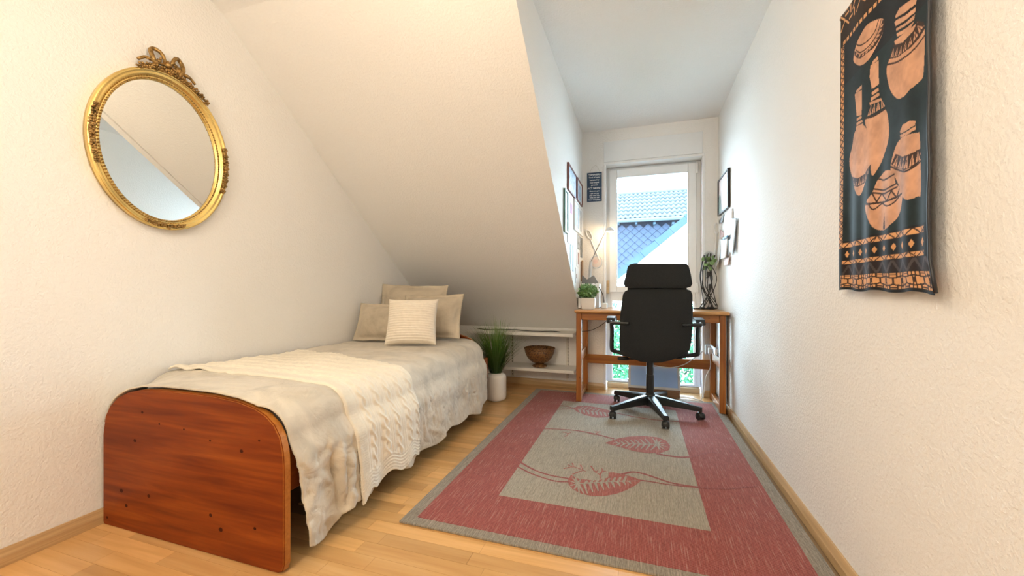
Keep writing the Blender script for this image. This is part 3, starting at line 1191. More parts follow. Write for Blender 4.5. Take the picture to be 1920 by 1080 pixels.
garland('side_ornament', PI - 0.30, PI + 0.34, -0.014, 15, 0.0085)
garland('side_ornament', -0.37, 0.26, -0.012, 15, 0.0085)
garland('lower_ornament', -PI / 2 - 0.30, -PI / 2 + 0.28, -0.016, 12, 0.007)
garland('crest_garland', PI / 2 - 0.62, PI / 2 + 0.42, 0.006, 22, 0.0105)
bm = bmesh.new()      # ribbon bow over the crest: two loops, knot, tails
for sg in (1, -1):
    loop = []
    for i in range(15):
        t = 2 * PI * i / 14
        y = MY + sg * (0.012 + 0.052 * (0.5 - 0.5 * math.cos(t)) * 1.0)
        z = MZ + RB + 0.030 + 0.042 * math.sin(t) * (1 if sg > 0 else 0.9) + 0.052 * (0.5 - 0.5 * math.cos(t)) * 0.55
        loop.append((XL + 0.030 + 0.008 * math.sin(2 * t), y, z))
    tube(bm, loop, [0.0065 + 0.003 * math.sin(PI * i / 14) for i in range(15)], 8)
    tail = [(XL + 0.032, MY + sg * 0.005, MZ + RB + 0.03), (XL + 0.038, MY + sg * 0.05, MZ + RB + 0.022), (XL + 0.034, MY + sg * 0.085, MZ + RB + 0.026), (XL + 0.036, MY + sg * 0.115, MZ + RB + 0.002)]
    tube(bm, spline(tail, 5), 0.0062, 7)
ball(bm, (XL + 0.036, MY, MZ + RB + 0.032), 0.014, 2)
for _ in range(34):
    a = ro.uniform(-0.085, 0.085)
    ball(bm, (XL + 0.032 + ro.uniform(0, 0.01), MY + a, MZ + RB + 0.018 + ro.uniform(0, 0.045) * (1 - abs(a) / 0.1)), ro.uniform(0.005, 0.010), 1, (0.8, ro.uniform(0.7, 1.4), 1))
obj('bow_ornament', bm, M['gold_dk'], mir, smooth=True)

# ------------------------------------------------------------------ batik wall hanging
TX = XR - 0.030
ZT0, ZT1 = 0.944, 1.832
TY0, TY1 = 1.555, 1.128                      # far edge, near edge
res = 0.0016
nU, nV = int(abs(TY0 - TY1) / res), int((ZT1 - ZT0) / res)
ORANGE = np.array((0.66, 0.33, 0.14))
PEACH = np.array((0.58, 0.31, 0.185))
BLACK = np.array((0.010, 0.011, 0.012))
BROWN = np.array((0.045, 0.022, 0.015))
yy_ = TY0 + (TY1 - TY0) * (np.arange(nU + 1) / nU)
zz_ = ZT0 + (ZT1 - ZT0) * (np.arange(nV + 1) / nV)
GU, GV = np.meshgrid(yy_, zz_, indexing='ij')    # [u, v]
CAN = np.tile(BLACK, (nU + 1, nV + 1, 1)).astype(float)
rng = np.random.default_rng(4)


def lownoise(k):
    g = rng.random((k * 2 + 3, k * 4 + 3))
    a = (GU - TY1) / (TY0 - TY1) * (k * 2)
    b = (GV - ZT0) / (ZT1 - ZT0) * (k * 4)
    i, j = np.floor(a).astype(int), np.floor(b).astype(int)
    fa, fb_ = a - i, b - j
    fa, fb_ = fa * fa * (3 - 2 * fa), fb_ * fb_ * (3 - 2 * fb_)
    return (g[i, j] * (1 - fa) * (1 - fb_) + g[i + 1, j] * fa * (1 - fb_) + g[i, j + 1] * (1 - fa) * fb_ + g[i + 1, j + 1] * fa * fb_)


MOTT = 0.5 * lownoise(6) + 0.3 * lownoise(14) + 0.2 * lownoise(30)


def cloth_pt(x, y):
    """hanging-plane coordinates of a design point (measured on an upright copy of the cloth)"""
    p = at(1550 + x / 3.858, y / 3.857, X=TX)
    return p.y, p.z


def poly_mask(P):
    P = [cloth_pt(*p) for p in P]
    ins = np.zeros(GU.shape, bool)
    n = len(P)
    for i in range(n):
        (x1, y1), (x2, y2) = P[i], P[(i + 1) % n]
        if abs(y2 - y1) < 1e-9:
            continue
        c = ((y1 > GV) != (y2 > GV)) & (GU < (x2 - x1) * (GV - y1) / (y2 - y1) + x1)
        ins ^= c
    return ins


def smooth_poly(P, n=5):
    Q = [Vector((*p, 0)) for p in P]
    k = len(Q)
    out = []
    for i in range(k):
        a, b, c, d = Q[i - 1], Q[i], Q[(i + 1) % k], Q[(i + 2) % k]
        for j in range(n):
            t = j / n
            v = 0.5 * ((2 * b) + (c - a) * t + (2 * a - 5 * b + 4 * c - d) * t * t + (3 * b - a - 3 * c + d) * t ** 3)
            out.append((v.x, v.y))
    return out


def line_mask(P, w, sm=True):
    Q = [(v.x, v.y) for v in spline([(*p, 0) for p in P], 5)] if sm and len(P) > 2 else P
    Q = [cloth_pt(*p) for p in Q]
    m = np.zeros(GU.shape, bool)
    for (x1, y1), (x2, y2) in zip(Q, Q[1:]):
        dx, dy = x2 - x1, y2 - y1
        L2 = dx * dx + dy * dy + 1e-12
        t = np.clip(((GU - x1) * dx + (GV - y1) * dy) / L2, 0, 1)
        m |= (GU - x1 - t * dx) ** 2 + (GV - y1 - t * dy) ** 2 < w * w
    return m


def paint(mask, col, mott=0.0, pale=0.0):
    c = np.array(col)[None, None, :] * (1 - mott + 2 * mott * MOTT[..., None]) if mott else np.tile(np.array(col), (nU + 1, nV + 1, 1))
    CAN[mask] = c[mask]


def clay(P, w=None):
    m = poly_mask(smooth_poly(P))
    paint(m, PEACH, 0.32)
    return m


def dark(P, w=0.0022, sm=True, clip=None):
    m = line_mask(P, w, sm)
    if clip is not None:
        m &= clip
    paint(m, BROWN)


def zig(P0, P1, n, h0, h1, clip=None, w=0.0018, fill=True):
    """row of clay triangles between two lines (top P0, bottom P1) on a dark band"""
    for i in range(n):
        def lerp(A, t):
            f = t * (len(A) - 1)
            k = min(int(f), len(A) - 2)
            f -= k
            return (A[k][0] + (A[k + 1][0] - A[k][0]) * f, A[k][1] + (A[k + 1][1] - A[k][1]) * f)
        a, b, c = lerp(P1, (i + 0.1) / n), lerp(P0, (i + 0.5) / n), lerp(P1, (i + 0.9) / n)
        m = poly_mask([a, b, c])
        if clip is not None:
            m &= clip
        paint(m, PEACH, 0.2)
        mid = ((a[0] + c[0]) / 2, (a[1] + c[1]) / 2)
        top = (b[0] * 0.65 + mid[0] * 0.35, b[1] * 0.65 + mid[1] * 0.35)
        dark([mid, top], w * 0.8, False, clip)


# 1 shallow bowl, top far side
B = clay([(360, 140), (395, 152), (385, 235), (340, 345), (290, 440), (235, 475), (185, 450), (182, 410), (205, 325), (245, 245), (290, 175)])
paint(poly_mask(smooth_poly([(195, 372), (240, 395), (300, 345), (352, 260), (380, 155), (396, 160), (386, 232), (335, 335), (285, 385), (235, 425), (192, 405)])) & B, BROWN)
for q in ((205, 395), (232, 408), (258, 398), (282, 376), (303, 352), (322, 325), (340, 295), (355, 262), (368, 225), (378, 190)):
    paint(line_mask([(q[0] - 4, q[1] + 4), (q[0] + 4, q[1] - 6)], 0.0026, False), PEACH)
dark([(205, 320), (235, 330), (285, 300), (330, 235), (355, 150)], 0.002)
dark([(200, 360), (240, 380), (300, 330), (348, 245), (372, 150)], 0.002)
# 2 big pot, top near side
B = clay([(418, 470), (470, 400), (520, 360), (600, 290), (645, 190), (697, 190), (692, 520), (660, 590), (600, 645), (555, 695), (500, 715), (445, 660), (415, 560)])
sh = poly_mask([(440, 410), (458, 348), (530, 332), (600, 275), (632, 165), (640, 152), (692, 160), (697, 215), (640, 305), (560, 385), (500, 418), (432, 430)])
paint(sh, BROWN)
zig([(455, 352), (530, 335), (605, 268), (650, 165)], [(440, 420), (515, 405), (600, 330), (692, 190)], 7, 0, 0)
paint(poly_mask([(425, 462), (432, 432), (500, 420), (600, 345), (697, 228), (697, 250), (610, 365), (510, 440)]), PEACH, 0.2)
dark([(418, 470), (510, 445), (605, 375), (697, 262)], 0.0024)
for P in ([(485, 120), (520, 60), (600, 0), (640, -10), (632, 30), (560, 92), (490, 132)], [(478, 165), (490, 150), (560, 115), (630, 55), (628, 90), (560, 150), (490, 190)],
          [(490, 210), (560, 170), (626, 108), (620, 145), (560, 190), (495, 226)], [(495, 245), (560, 212), (620, 158), (596, 215), (540, 250), (500, 266)],
          [(475, 302), (520, 268), (590, 215), (650, 155), (612, 232), (545, 308), (485, 326)]):
    paint(poly_mask(P), PEACH, 0.25)
dark([(470, 330), (530, 325), (600, 262), (640, 170)], 0.0022)
# 3 tall middle bottle
paint(poly_mask([(306, 475), (357, 440), (359, 612), (316, 645), (302, 560)]), PEACH, 0.25)
paint(poly_mask([(314, 462), (324, 440), (350, 408), (356, 430), (322, 466)]), PEACH, 0.25)
for P in ([(314, 672), (356, 636), (359, 656), (318, 690)], [(310, 708), (360, 672), (364, 692), (311, 735)], [(302, 742), (364, 715), (372, 712), (378, 728), (304, 762)]):
    paint(poly_mask(P), PEACH, 0.2)
zig([(305, 765), (345, 735), (385, 718)], [(285, 845), (340, 812), (402, 768)], 4, 0, 0)
B = clay([(272, 868), (330, 845), (402, 795), (430, 900), (428, 1010), (395, 1115), (362, 1200), (325, 1272), (312, 1180), (302, 1060), (290, 960)])
dark([(272, 858), (335, 838), (404, 785)], 0.0024)
# 4 left bottle
paint(poly_mask([(190, 682), (250, 650), (248, 832), (206, 842)]), PEACH, 0.25)
paint(poly_mask([(200, 662), (234, 628), (249, 615), (250, 640), (206, 674)]), PEACH, 0.25)
for P in ([(206, 860), (245, 836), (248, 852), (208, 880)], [(205, 890), (251, 866), (255, 882), (205, 911)], [(200, 917), (256, 892), (260, 906), (198, 942)]):
    paint(poly_mask(P), PEACH, 0.2)
B = clay([(190, 955), (262, 908), (300, 985), (322, 1075), (320, 1175), (300, 1250), (262, 1340), (226, 1415), (190, 1370), (152, 1245), (145, 1150), (165, 1060)])
paint(poly_mask([(152, 1278), (215, 1290), (270, 1255), (318, 1185), (310, 1235), (262, 1325), (215, 1352), (180, 1345)]) & B, BROWN)
zig([(158, 1285), (215, 1296), (265, 1262), (312, 1195)], [(176, 1340), (215, 1345), (260, 1318), (302, 1250)], 6, 0, 0, B)
# 5 near-side pot
B = clay([(515, 1010), (560, 985), (640, 962), (660, 1000), (668, 1385), (640, 1420), (585, 1445), (530, 1405), (475, 1290), (445, 1215), (468, 1100), (490, 1040)])
paint(poly_mask([(515, 952), (540, 905), (600, 872), (634, 875), (630, 905), (570, 948), (520, 968)]), PEACH, 0.25)
paint(poly_mask([(515, 978), (575, 955), (632, 912), (634, 936), (585, 972), (520, 1000)]), PEACH, 0.25)
paint(poly_mask([(478, 1115), (540, 1135), (600, 1115), (662, 1075), (666, 1150), (625, 1205), (555, 1232), (480, 1215), (450, 1190)]) & B, BROWN)
zig([(480, 1122), (540, 1140), (600, 1122), (660, 1085)], [(455, 1195), (520, 1222), (590, 1218), (664, 1150)], 6, 0, 0, B)
dark([(445, 1205), (500, 1232), (580, 1236), (668, 1165)], 0.0024, True, B)
# 6 small two-lobed pot
B = clay([(275, 1480), (400, 1440), (532, 1395), (527, 1480), (492, 1562), (440, 1630), (402, 1662), (340, 1656), (300, 1580)])
B2 = clay([(322, 1402), (345, 1320), (362, 1285), (400, 1240), (446, 1234), (468, 1268), (478, 1330), (530, 1380), (505, 1425), (400, 1462), (290, 1465)])
dark([(358, 1295), (400, 1302), (468, 1262)], 0.0022)
dark([(335, 1368), (400, 1375), (478, 1330)], 0.0022)
dark([(328, 1395), (400, 1400), (486, 1352)], 0.0022)
dark([(280, 1478), (340, 1470), (420, 1455), (530, 1400)], 0.0026)
dark([(325, 1400), (345, 1460), (375, 1400), (420, 1455), (450, 1380), (480, 1430), (500, 1370)], 0.0022, False)
dark([(300, 1470), (330, 1515), (375, 1475), (420, 1490), (460, 1470), (500, 1420)], 0.002)
paint(poly_mask([(398, 1540), (408, 1660), (385, 1660)]), BROWN)
# borders: bands lie square to the cloth
U = TY0 - GU                                   # 0 at the far edge
W = TY0 - TY1


def saw(x, p):
    return np.abs(((x / p) % 1.0) - 0.5) * 2


def band(m, col, mott=0.2):
    paint(m, col, mott)


inner = (U > 0.030)
for z0, z1, p in ((1.078, 1.095, 0.052), (1.025, 1.039, 0.044)):
    m = (GV > z0) & (GV < z1) & (U > 0.020) & (U < W - 0.018)
    paint(m, ORANGE, 0.2)
    f = (GV - z0) / (z1 - z0)
    s1 = np.abs(saw(U, p) - f) < 0.13
    s2 = np.abs(saw(U + p * 0.5, p * 0.5) - f) < 0.10
    paint(m & s1, BROWN)
    paint(m & s2 & (saw(U, p * 2) > 0.5), BROWN)
    paint(m & ((f < 0.08) | (f > 0.92)), BROWN)
dm = np.abs(((U - 0.02) / 0.040) % 1.0 - 0.5) * 0.040 / 0.0085 + np.abs(GV - 1.0575) / 0.0105
m = (dm < 1) & (U > 0.02) & (U < W - 0.012)
paint(m, ORANGE, 0.25)
m = (GV > 0.993) & (GV < 1.023) & (U > 0.02)
paint(m, np.array((0.022, 0.014, 0.014)), 0.5)
paint(m & (np.abs(saw(U, 0.046) - (GV - 0.993) / 0.030) < 0.2), np.array((0.07, 0.055, 0.055)), 0.3)
z0, z1 = 0.951, 0.992
m = (GV > z0) & (GV < z1) & (U > 0.014)
paint(m, ORANGE, 0.2)
fu, fv = ((U - 0.014) / 0.058) % 1.0, (GV - z0) / (z1 - z0)
au, av = np.abs(fu - 0.5) * 2, np.abs(fv - 0.5) * 2
cut = (np.abs(av - 0.36 - 0.22 * au) < 0.09) | ((av > 0.5) & (np.abs(au - 0.42) < 0.09)) | ((np.abs(av - 0.76) < 0.07) & (au < 0.42)) | (np.abs(au - 0.92 + 0.1 * av) < 0.06) | (av > 0.95) | ((av < 0.30) & (np.abs(saw(U, 0.029)) < 0.22))
paint(m & cut, BROWN)
# far-side stripe with triangles
m = (U > 0.004) & (U < 0.022) & (GV > 1.078) & (GV < 1.735)
paint(m, ORANGE, 0.2)
f = (U - 0.004) / 0.018
paint(m & ((np.abs(saw(GV, 0.020) - f) < 0.17) | (np.abs(saw(GV + 0.01, 0.040) - f) < 0.10)), BROWN)
# top border
m = GV > 1.728
paint(m, np.array((0.030, 0.018, 0.012)), 0.3)
m = (GV > 1.778)
cu, cv = (U / 0.026) % 1.0, ((GV - 1.778) / 0.026) % 1.0
idx = (np.floor(U / 0.026) * 7 + np.floor((GV - 1.778) / 0.026) * 3) % 4
k1 = ((idx == 0) & (np.abs(cu - cv) < 0.14)) | ((idx == 1) & (np.abs(cu - 0.5) < 0.14)) | ((idx == 2) & (np.abs(cv - 0.5) < 0.14)) | ((idx == 3) & (np.abs(cu + cv - 1) < 0.15))
paint(m & k1, ORANGE, 0.25)
paint((GV > 1.730) & (GV < 1.742) & (saw(U, 0.022) > 0.35) & (U > 0.015), ORANGE, 0.25)
# bluish wash of the dyed ground
g = (CAN.sum(axis=2) < 0.06) & (GV < 1.6) & (GV > 1.10)
CAN[g] = (np.array((0.012, 0.022, 0.024)) * (0.5 + MOTT[..., None]))[g]


def tap_x(u, v):
    """folds: the free lower end ripples; the near edge stands off the wall"""
    k = smooth01((1.55 - v) / 0.5)
    a = u / W
    f = 0.0042 * k * math.sin(2 * PI * u / 0.082 + 0.6 * math.sin(v * 7)) + 0.0025 * math.sin(2 * PI * u / 0.19 + v * 2)
    f += 0.012 * smooth01((a - 0.86) / 0.14) - 0.004
    return TX - f


def tap_y(u, v):
    return TY0 - u - 0.022 * smooth01((1.02 - v) / 0.08) * smooth01(u / W)


verts = np.zeros(((nU + 1) * (nV + 1), 3))
i = 0
ux = np.arange(nU + 1) / nU * W
vx = zz_
kx = np.clip((1.55 - vx) / 0.5, 0, 1)
kx = kx * kx * (3 - 2 * kx)
ax = np.clip((ux / W - 0.86) / 0.14, 0, 1)
ax = ax * ax * (3 - 2 * ax)
UU, VV = np.meshgrid(ux, vx, indexing='ij')
Fx = 0.0030 * kx[None, :] * np.sin(2 * PI * UU / 0.082 + 0.6 * np.sin(VV * 7)) + 0.0025 * np.sin(2 * PI * UU / 0.19 + VV * 2) + 0.005 * ax[:, None] - 0.004
bz = np.clip((1.02 - VV) / 0.08, 0, 1)
bz = bz * bz * (3 - 2 * bz)
Yx = TY0 - UU - 0.022 * bz * (UU / W) ** 2
verts[:, 0] = (TX - Fx).ravel()
verts[:, 1] = Yx.ravel()
verts[:, 2] = (VV - 0.006 * bz * (UU / W) ** 3 + 0.003 * np.sin(UU * 40) * bz).ravel()
a = (np.arange(nU)[:, None] * (nV + 1) + np.arange(nV)[None, :]).ravel()
faces = np.stack([a, a + nV + 1, a + nV + 2, a + 1], axis=1)
me = bpy.data.meshes.new('batik_cloth')
me.vertices.add(len(verts))
me.vertices.foreach_set('co', verts.ravel())
me.loops.add(faces.size)
me.loops.foreach_set('vertex_index', faces.ravel().astype(np.int32))
me.polygons.add(len(faces))
me.polygons.foreach_set('loop_start', (np.arange(len(faces)) * 4).astype(np.int32))
me.update(calc_edges=True)
ca = me.color_attributes.new('dye', 'FLOAT_COLOR', 'POINT')
rgba = np.ones((len(verts), 4), np.float32)
rgba[:, :3] = CAN.reshape(-1, 3)
ca.data.foreach_set('color', rgba.ravel())
m_, n_, l_, b_ = new_mat('batik_dye')
at_ = N(n_, 'Attribute', attribute_name='dye')
l_.new(at_.outputs['Color'], b_.inputs['Base Color'])
b_.inputs['Roughness'].default_value = 0.62
b_.inputs['Specular IOR Level'].default_value = 0.28
tap = thing('wall_hanging', 'black batik cloth printed with clay pots hanging on right wall', 'tapestry', (TX, (TY0 + TY1) / 2, ZT1))
cl = obj('cloth', me, m_, tap, smooth=True)
obj('hanging_rod', tube(bmesh.new(), [(TX + 0.012, TY1 - 0.01, ZT1 - 0.004), (TX + 0.012, TY0 + 0.01, ZT1 - 0.004)], 0.006, 10), M['brown_wood'], tap)
bm = bmesh.new()
hem = [(TX - 0.003 + 0.001 * math.sin(k * 1.3), TY1 - 0.003 - 0.022 * smooth01((1.02 - z) / 0.08), z) for k, z in enumerate(np.linspace(ZT1, ZT0 - 0.004, 24))]
tube(bm, hem, 0.004, 6)
obj('side_hem', bm, M['black_fr'], tap, smooth=True)

# ------------------------------------------------------------------ rug
RX0, RX1, RY0, RY1, RZ = -0.930, 0.612, 1.392, 3.640, 0.009
rug = thing('rug', 'red and sand flat-woven rug with leaf motifs under the desk chair', 'rug', (-0.16, 2.5, 0))
obj('edge_binding', bx(RX0, RX1, RY0, RY1, 0.0006, RZ - 0.0006, 0.003), M['rug_edge'], rug)
obj('red_field', bx(-0.874, 0.556, 1.438, 3.588, 0.004, RZ, 0.0), M['rug_red'], rug)
obj('sand_field', bx(-0.612, 0.262, 1.703, 3.305, 0.005, RZ + 0.0004, 0.0), M['rug_sand'], rug)


def rp(x, y):
    """design point of the rug"""
    p = at(940 + x / 4.8, 730 + y / 4.8, Z=RZ)
    return p.x, p.y


def flat_poly(bm, P, z, raw=False):
    vs = [bm.verts.new((*(p if raw else rp(*p)), z)) for p in P]
    f = bm.faces.new(vs)
    bmesh.ops.triangulate(bm, faces=[f])


ZK = [0]


def flat_line(bm, P, w0, w1, z):
    ZK[0] += 1
    z += 0.00003 * (ZK[0] % 40)
    Q = [Vector((*rp(*p), 0)) for p in P]
    Q = spline(Q, 8) if len(Q) > 2 else Q
    n = len(Q)
    L, R_ = [], []
    for i in range(n):
        d = (Q[min(i + 1, n - 1)] - Q[max(i - 1, 0)]).normalized()
        s = Vector((-d.y, d.x, 0)) * (w0 + (w1 - w0) * i / (n - 1)) / 2
        L.append(bm.verts.new((Q[i].x + s.x, Q[i].y + s.y, z)))
        R_.append(bm.verts.new((Q[i].x - s.x, Q[i].y - s.y, z)))
    for i in range(n - 1):
        bm.faces.new((L[i], L[i + 1], R_[i + 1], R_[i]))


ZA, ZB, ZV = RZ + 0.0010, RZ + 0.0013, RZ + 0.0018
L1p = [(600, 815), (630, 770), (665, 795), (710, 812), (770, 815), (830, 822), (900, 815), (962, 795), (966, 750), (1010, 748), (1080, 765), (1150, 782), (1215, 802), (1260, 825), (1200, 870), (1120, 912), (1030, 945), (930, 962), (820, 964), (720, 942), (640, 900), (605, 858)]
L2p = [(930, 485), (1000, 460), (1060, 440), (1150, 427), (1280, 422), (1400, 432), (1480, 460), (1520, 510), (1510, 548), (1440, 573), (1330, 578), (1200, 560), (1080, 525), (990, 502)]
L3p = [(645, 172), (690, 152), (760, 148), (860, 163), (960, 188), (1040, 215), (960, 252), (860, 257), (760, 235), (680, 203)]
for P in (L1p, L2p, L3p):
    bm = bmesh.new()
    flat_poly(bm, P, ZB)
    obj('leaf_motif', bm, M['rug_motif'], rug)
stems = [([(80, 590), (180, 662), (300, 728), (440, 775), (610, 806)], 0.014, 0.012), ([(150, 698), (260, 755), (390, 802), (500, 830), (605, 834)], 0.011, 0.012),
         ([(1080, 768), (1180, 745), (1290, 765), (1420, 808), (1560, 850), (1810, 886), (2050, 893), (2300, 870)], 0.017, 0.013), ([(1205, 815), (1330, 830), (1480, 855), (1650, 876), (1810, 890)], 0.013, 0.008),
         ([(60, 410), (140, 392), (260, 368), (400, 357), (550, 362), (700, 376), (850, 405), (1015, 448)], 0.010, 0.018), ([(1390, 578), (1500, 600), (1620, 613), (1740, 605), (1850, 575), (1960, 566)], 0.022, 0.014),
         ([(430, 130), (540, 147), (650, 168)], 0.010, 0.012), ([(420, 190), (520, 182), (655, 174)], 0.010, 0.012), ([(1030, 214), (1180, 245), (1350, 272), (1560, 290), (1700, 296), (1900, 292)], 0.016, 0.014)]
for P, a_, b2 in stems:
    bm = bmesh.new()
    flat_line(bm, P, a_, b2, ZA)
    obj('stem_motif', bm, M['rug_stem'], rug)
twigs = [[(560, 716), (640, 700), (700, 716), (760, 740)], [(600, 680), (640, 700)], [(640, 665), (650, 702)], [(712, 680), (730, 722)], [(640, 768), (700, 742), (740, 734)], [(805, 690), (840, 740), (885, 772), (890, 806)], [(885, 772), (910, 735), (905, 714)], [(910, 740), (945, 738)], [(845, 742), (870, 735)],
         [(548, 385), (600, 402), (570, 430)], [(600, 402), (632, 387)], [(760, 388), (840, 412)], [(840, 382), (900, 386)], [(850, 402), (890, 380)]]
bm = bmesh.new()
for P in twigs:
    flat_line(bm, P, 0.009, 0.005, ZA)
obj('twig_motif', bm, M['rug_motif'], rug)['kind'] = 'stuff'
bm = bmesh.new()
# front leaf: fan of veins by the stem, then a row of slanting veins above and below the midrib
c0 = (690, 853)
for q in ((610, 826), (640, 800), (665, 795), (715, 810), (620, 872), (655, 905), (700, 935), (745, 945), (725, 900)):
    flat_line(bm, [c0, q], 0.013, 0.006, ZV)
for k in range(9):
    x = 745 + k * 50
    y = 852 - k * 3.4
    flat_line(bm, [(x, y), (x + 30 - k, y + 92 - k * 8)], 0.015, 0.005, ZV)
    if k < 8:
        flat_line(bm, [(x + 8, y), (x + 30, 826 - k * 6)], 0.014, 0.010, ZV)
flat_line(bm, [c0, (860, 842), (1050, 832), (1230, 826)], 0.012, 0.005, ZV)
# middle leaf
c1 = (1400, 497)
for q in ((1360, 440), (1395, 450), (1440, 462), (1480, 490), (1490, 520), (1470, 545), (1430, 552), (1345, 550)):
    flat_line(bm, [c1, q], 0.015, 0.006, ZV)
for k in range(7):
    x = 1340 - k * 46
    flat_line(bm, [(x, 497 - k * 1), (x - 40, 548 - k * 6)], 0.014, 0.006, ZV)
    flat_line(bm, [(x, 495), (x - 45, 448 + k * 3)], 0.014, 0.006, ZV)
flat_line(bm, [c1, (1250, 497), (1010, 482)], 0.014, 0.006, ZV)
# far leaf
for k in range(8):
    x = 700 + k * 38
    y = 182 + k * 4.5
    flat_line(bm, [(x, y), (x + 14, y + 34)], 0.020, 0.008, ZV)
    if k < 5:
        flat_line(bm, [(x + 10, y - 4), (x + 40, y - 22)], 0.014, 0.007, ZV)
obj('vein_motif', bm, M['rug_sand'], rug)['kind'] = 'stuff'

# ------------------------------------------------------------------ shelf under the slope
sh = thing('wall_shelf', 'white two-tier wall shelf on slotted rails under the slope', 'shelf', (-1.0, YW, 0.2))
obj('shelf_board', bx(-1.60, -0.568, 3.525, YW - 0.018, 0.516, 0.545, 0.003), M['shelfw'], sh, )
obj('shelf_board', bx(-1.262, -0.562, 3.550, YW - 0.018, 0.184, 0.212, 0.003), M['shelfw'], sh)
for rx in (-1.225, -0.665):
    r_ = obj('slotted_rail', bx(rx - 0.011, rx + 0.011, YW - 0.016, YW - 0.001, 0.065, 0.514, 0.001), M['metalw'], sh)
    bm = bmesh.new()
    for k in range(14):
        z = 0.085 + k * 0.031
        box(bm, rx + 0.002, rx + 0.0075, YW - 0.0168, YW - 0.0155, z, z + 0.017)
    s_ = obj('rail_slots', bm, M['dark'], r_)
    s_['kind'] = 'stuff'
    for z in (0.515, 0.183):
        obj('bracket', prism(bmesh.new(), [(rx - 0.004, YW - 0.017, z), (rx - 0.004, 3.575, z), (rx - 0.004, 3.575, z - 0.008), (rx - 0.004, YW - 0.017, z - 0.045)], (0.008, 0, 0)), M['metalw'], sh)
cb = obj('cable', tube(bmesh.new(), spline([(-1.56, 3.70, 0.5492), (-1.42, 3.62, 0.5492), (-1.30, 3.66, 0.5492), (-1.16, 3.69, 0.5492), (-1.03, 3.62, 0.5492), (-0.90, 3.62, 0.5492), (-0.78, 3.66, 0.5492), (-0.70, 3.63, 0.5492)], 8), 0.0035, 6), M['cable_k'], smooth=True)
tag(cb, 'thin black cable lying wavy along the top of the wall shelf', 'cable')
# woven bowl
BC = (-0.905, 3.662, 0.2125)
bowl = thing('woven_bowl', 'brown woven footed bowl on the lower white shelf board', 'bowl', BC)
def wov(prof, c, n=64):
    b = lathe(bmesh.new(), prof, c, n)
    return b
obj('bowl_body', wov([(0.030, 0.036), (0.060, 0.040), (0.090, 0.058), (0.118, 0.090), (0.136, 0.130), (0.143, 0.172), (0.138, 0.172), (0.130, 0.132), (0.112, 0.096), (0.085, 0.066), (0.05, 0.050), (0, 0.048)], BC), M['wicker'], bowl, smooth=True)
obj('bowl_foot', wov([(0, 0.0), (0.066, 0.0), (0.070, 0.008), (0.062, 0.016), (0.044, 0.026), (0.034, 0.038), (0, 0.040)], BC, 40), M['wicker'], bowl, smooth=True)
bm = bmesh.new()
for k in range(2):
    ring = [(BC[0] + (0.141 + 0.003 * math.sin(i * 1.3 + k * PI)) * math.cos(2 * PI * i / 120), BC[1] + (0.141 + 0.003 * math.sin(i * 1.3 + k * PI)) * math.sin(2 * PI * i / 120), BC[2] + 0.174 + 0.003 * math.cos(i * 1.3 + k * PI)) for i in range(120)]
    tube(bm, ring, 0.0045, 6, closed=True)
obj('braided_rim', bm, M['wicker'], bowl, smooth=True)

# ------------------------------------------------------------------ vase with grass
VC = (at(930, 752, Y=3.19).x, 3.19, 0.0)
vase = thing('vase_of_grass', 'white ceramic vase of tall green grass beside the bed head', 'vase', VC)
obj('vase', lathe(bmesh.new(), [(0, 0.001), (0.064, 0.001), (0.079, 0.008), (0.087, 0.026), (0.089, 0.05), (0.089, 0.185), (0.086, 0.205), (0.074, 0.222), (0.056, 0.229), (0.052, 0.233), (0.046, 0.230), (0.046, 0.20), (0, 0.19)], VC, 40), M['ceramic'], vase, smooth=True)
bm = bmesh.new()
rg = random.Random(11)
for k in range(430):
    a = rg.uniform(0, 2 * PI)
    r0 = 0.036 * math.sqrt(rg.random())
    base = Vector((VC[0] + r0 * math.cos(a), VC[1] + r0 * math.sin(a), 0.20))
    lean = rg.uniform(0.03, 1.0) ** 0.8
    a2 = a + rg.uniform(-0.5, 0.5)
    h = rg.uniform(0.34, 0.545) * (1 - 0.18 * lean)
    out = 0.40 * lean * (0.75 if math.sin(a2) > 0 else 1)
    dirv = Vector((math.cos(a2), math.sin(a2), 0))
    side = Vector((-dirv.y, dirv.x, 0))
    w = rg.uniform(0.0022, 0.0040)
    prev = None
    for s in range(6):
        t = s / 5
        p = base + dirv * out * (0.45 * t + 0.55 * t ** 2.0) + Vector((0, 0, h * (t - 0.10 * lean * t ** 3)))
        ww = w * (1 - 0.9 * t ** 1.6)
        cur = (bm.verts.new(p - side * ww), bm.verts.new(p + side * ww))
        if prev:
            bm.faces.new((prev[0], prev[1], cur[1], cur[0]))
        prev = cur
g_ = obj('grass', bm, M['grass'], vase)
g_['kind'] = 'stuff'

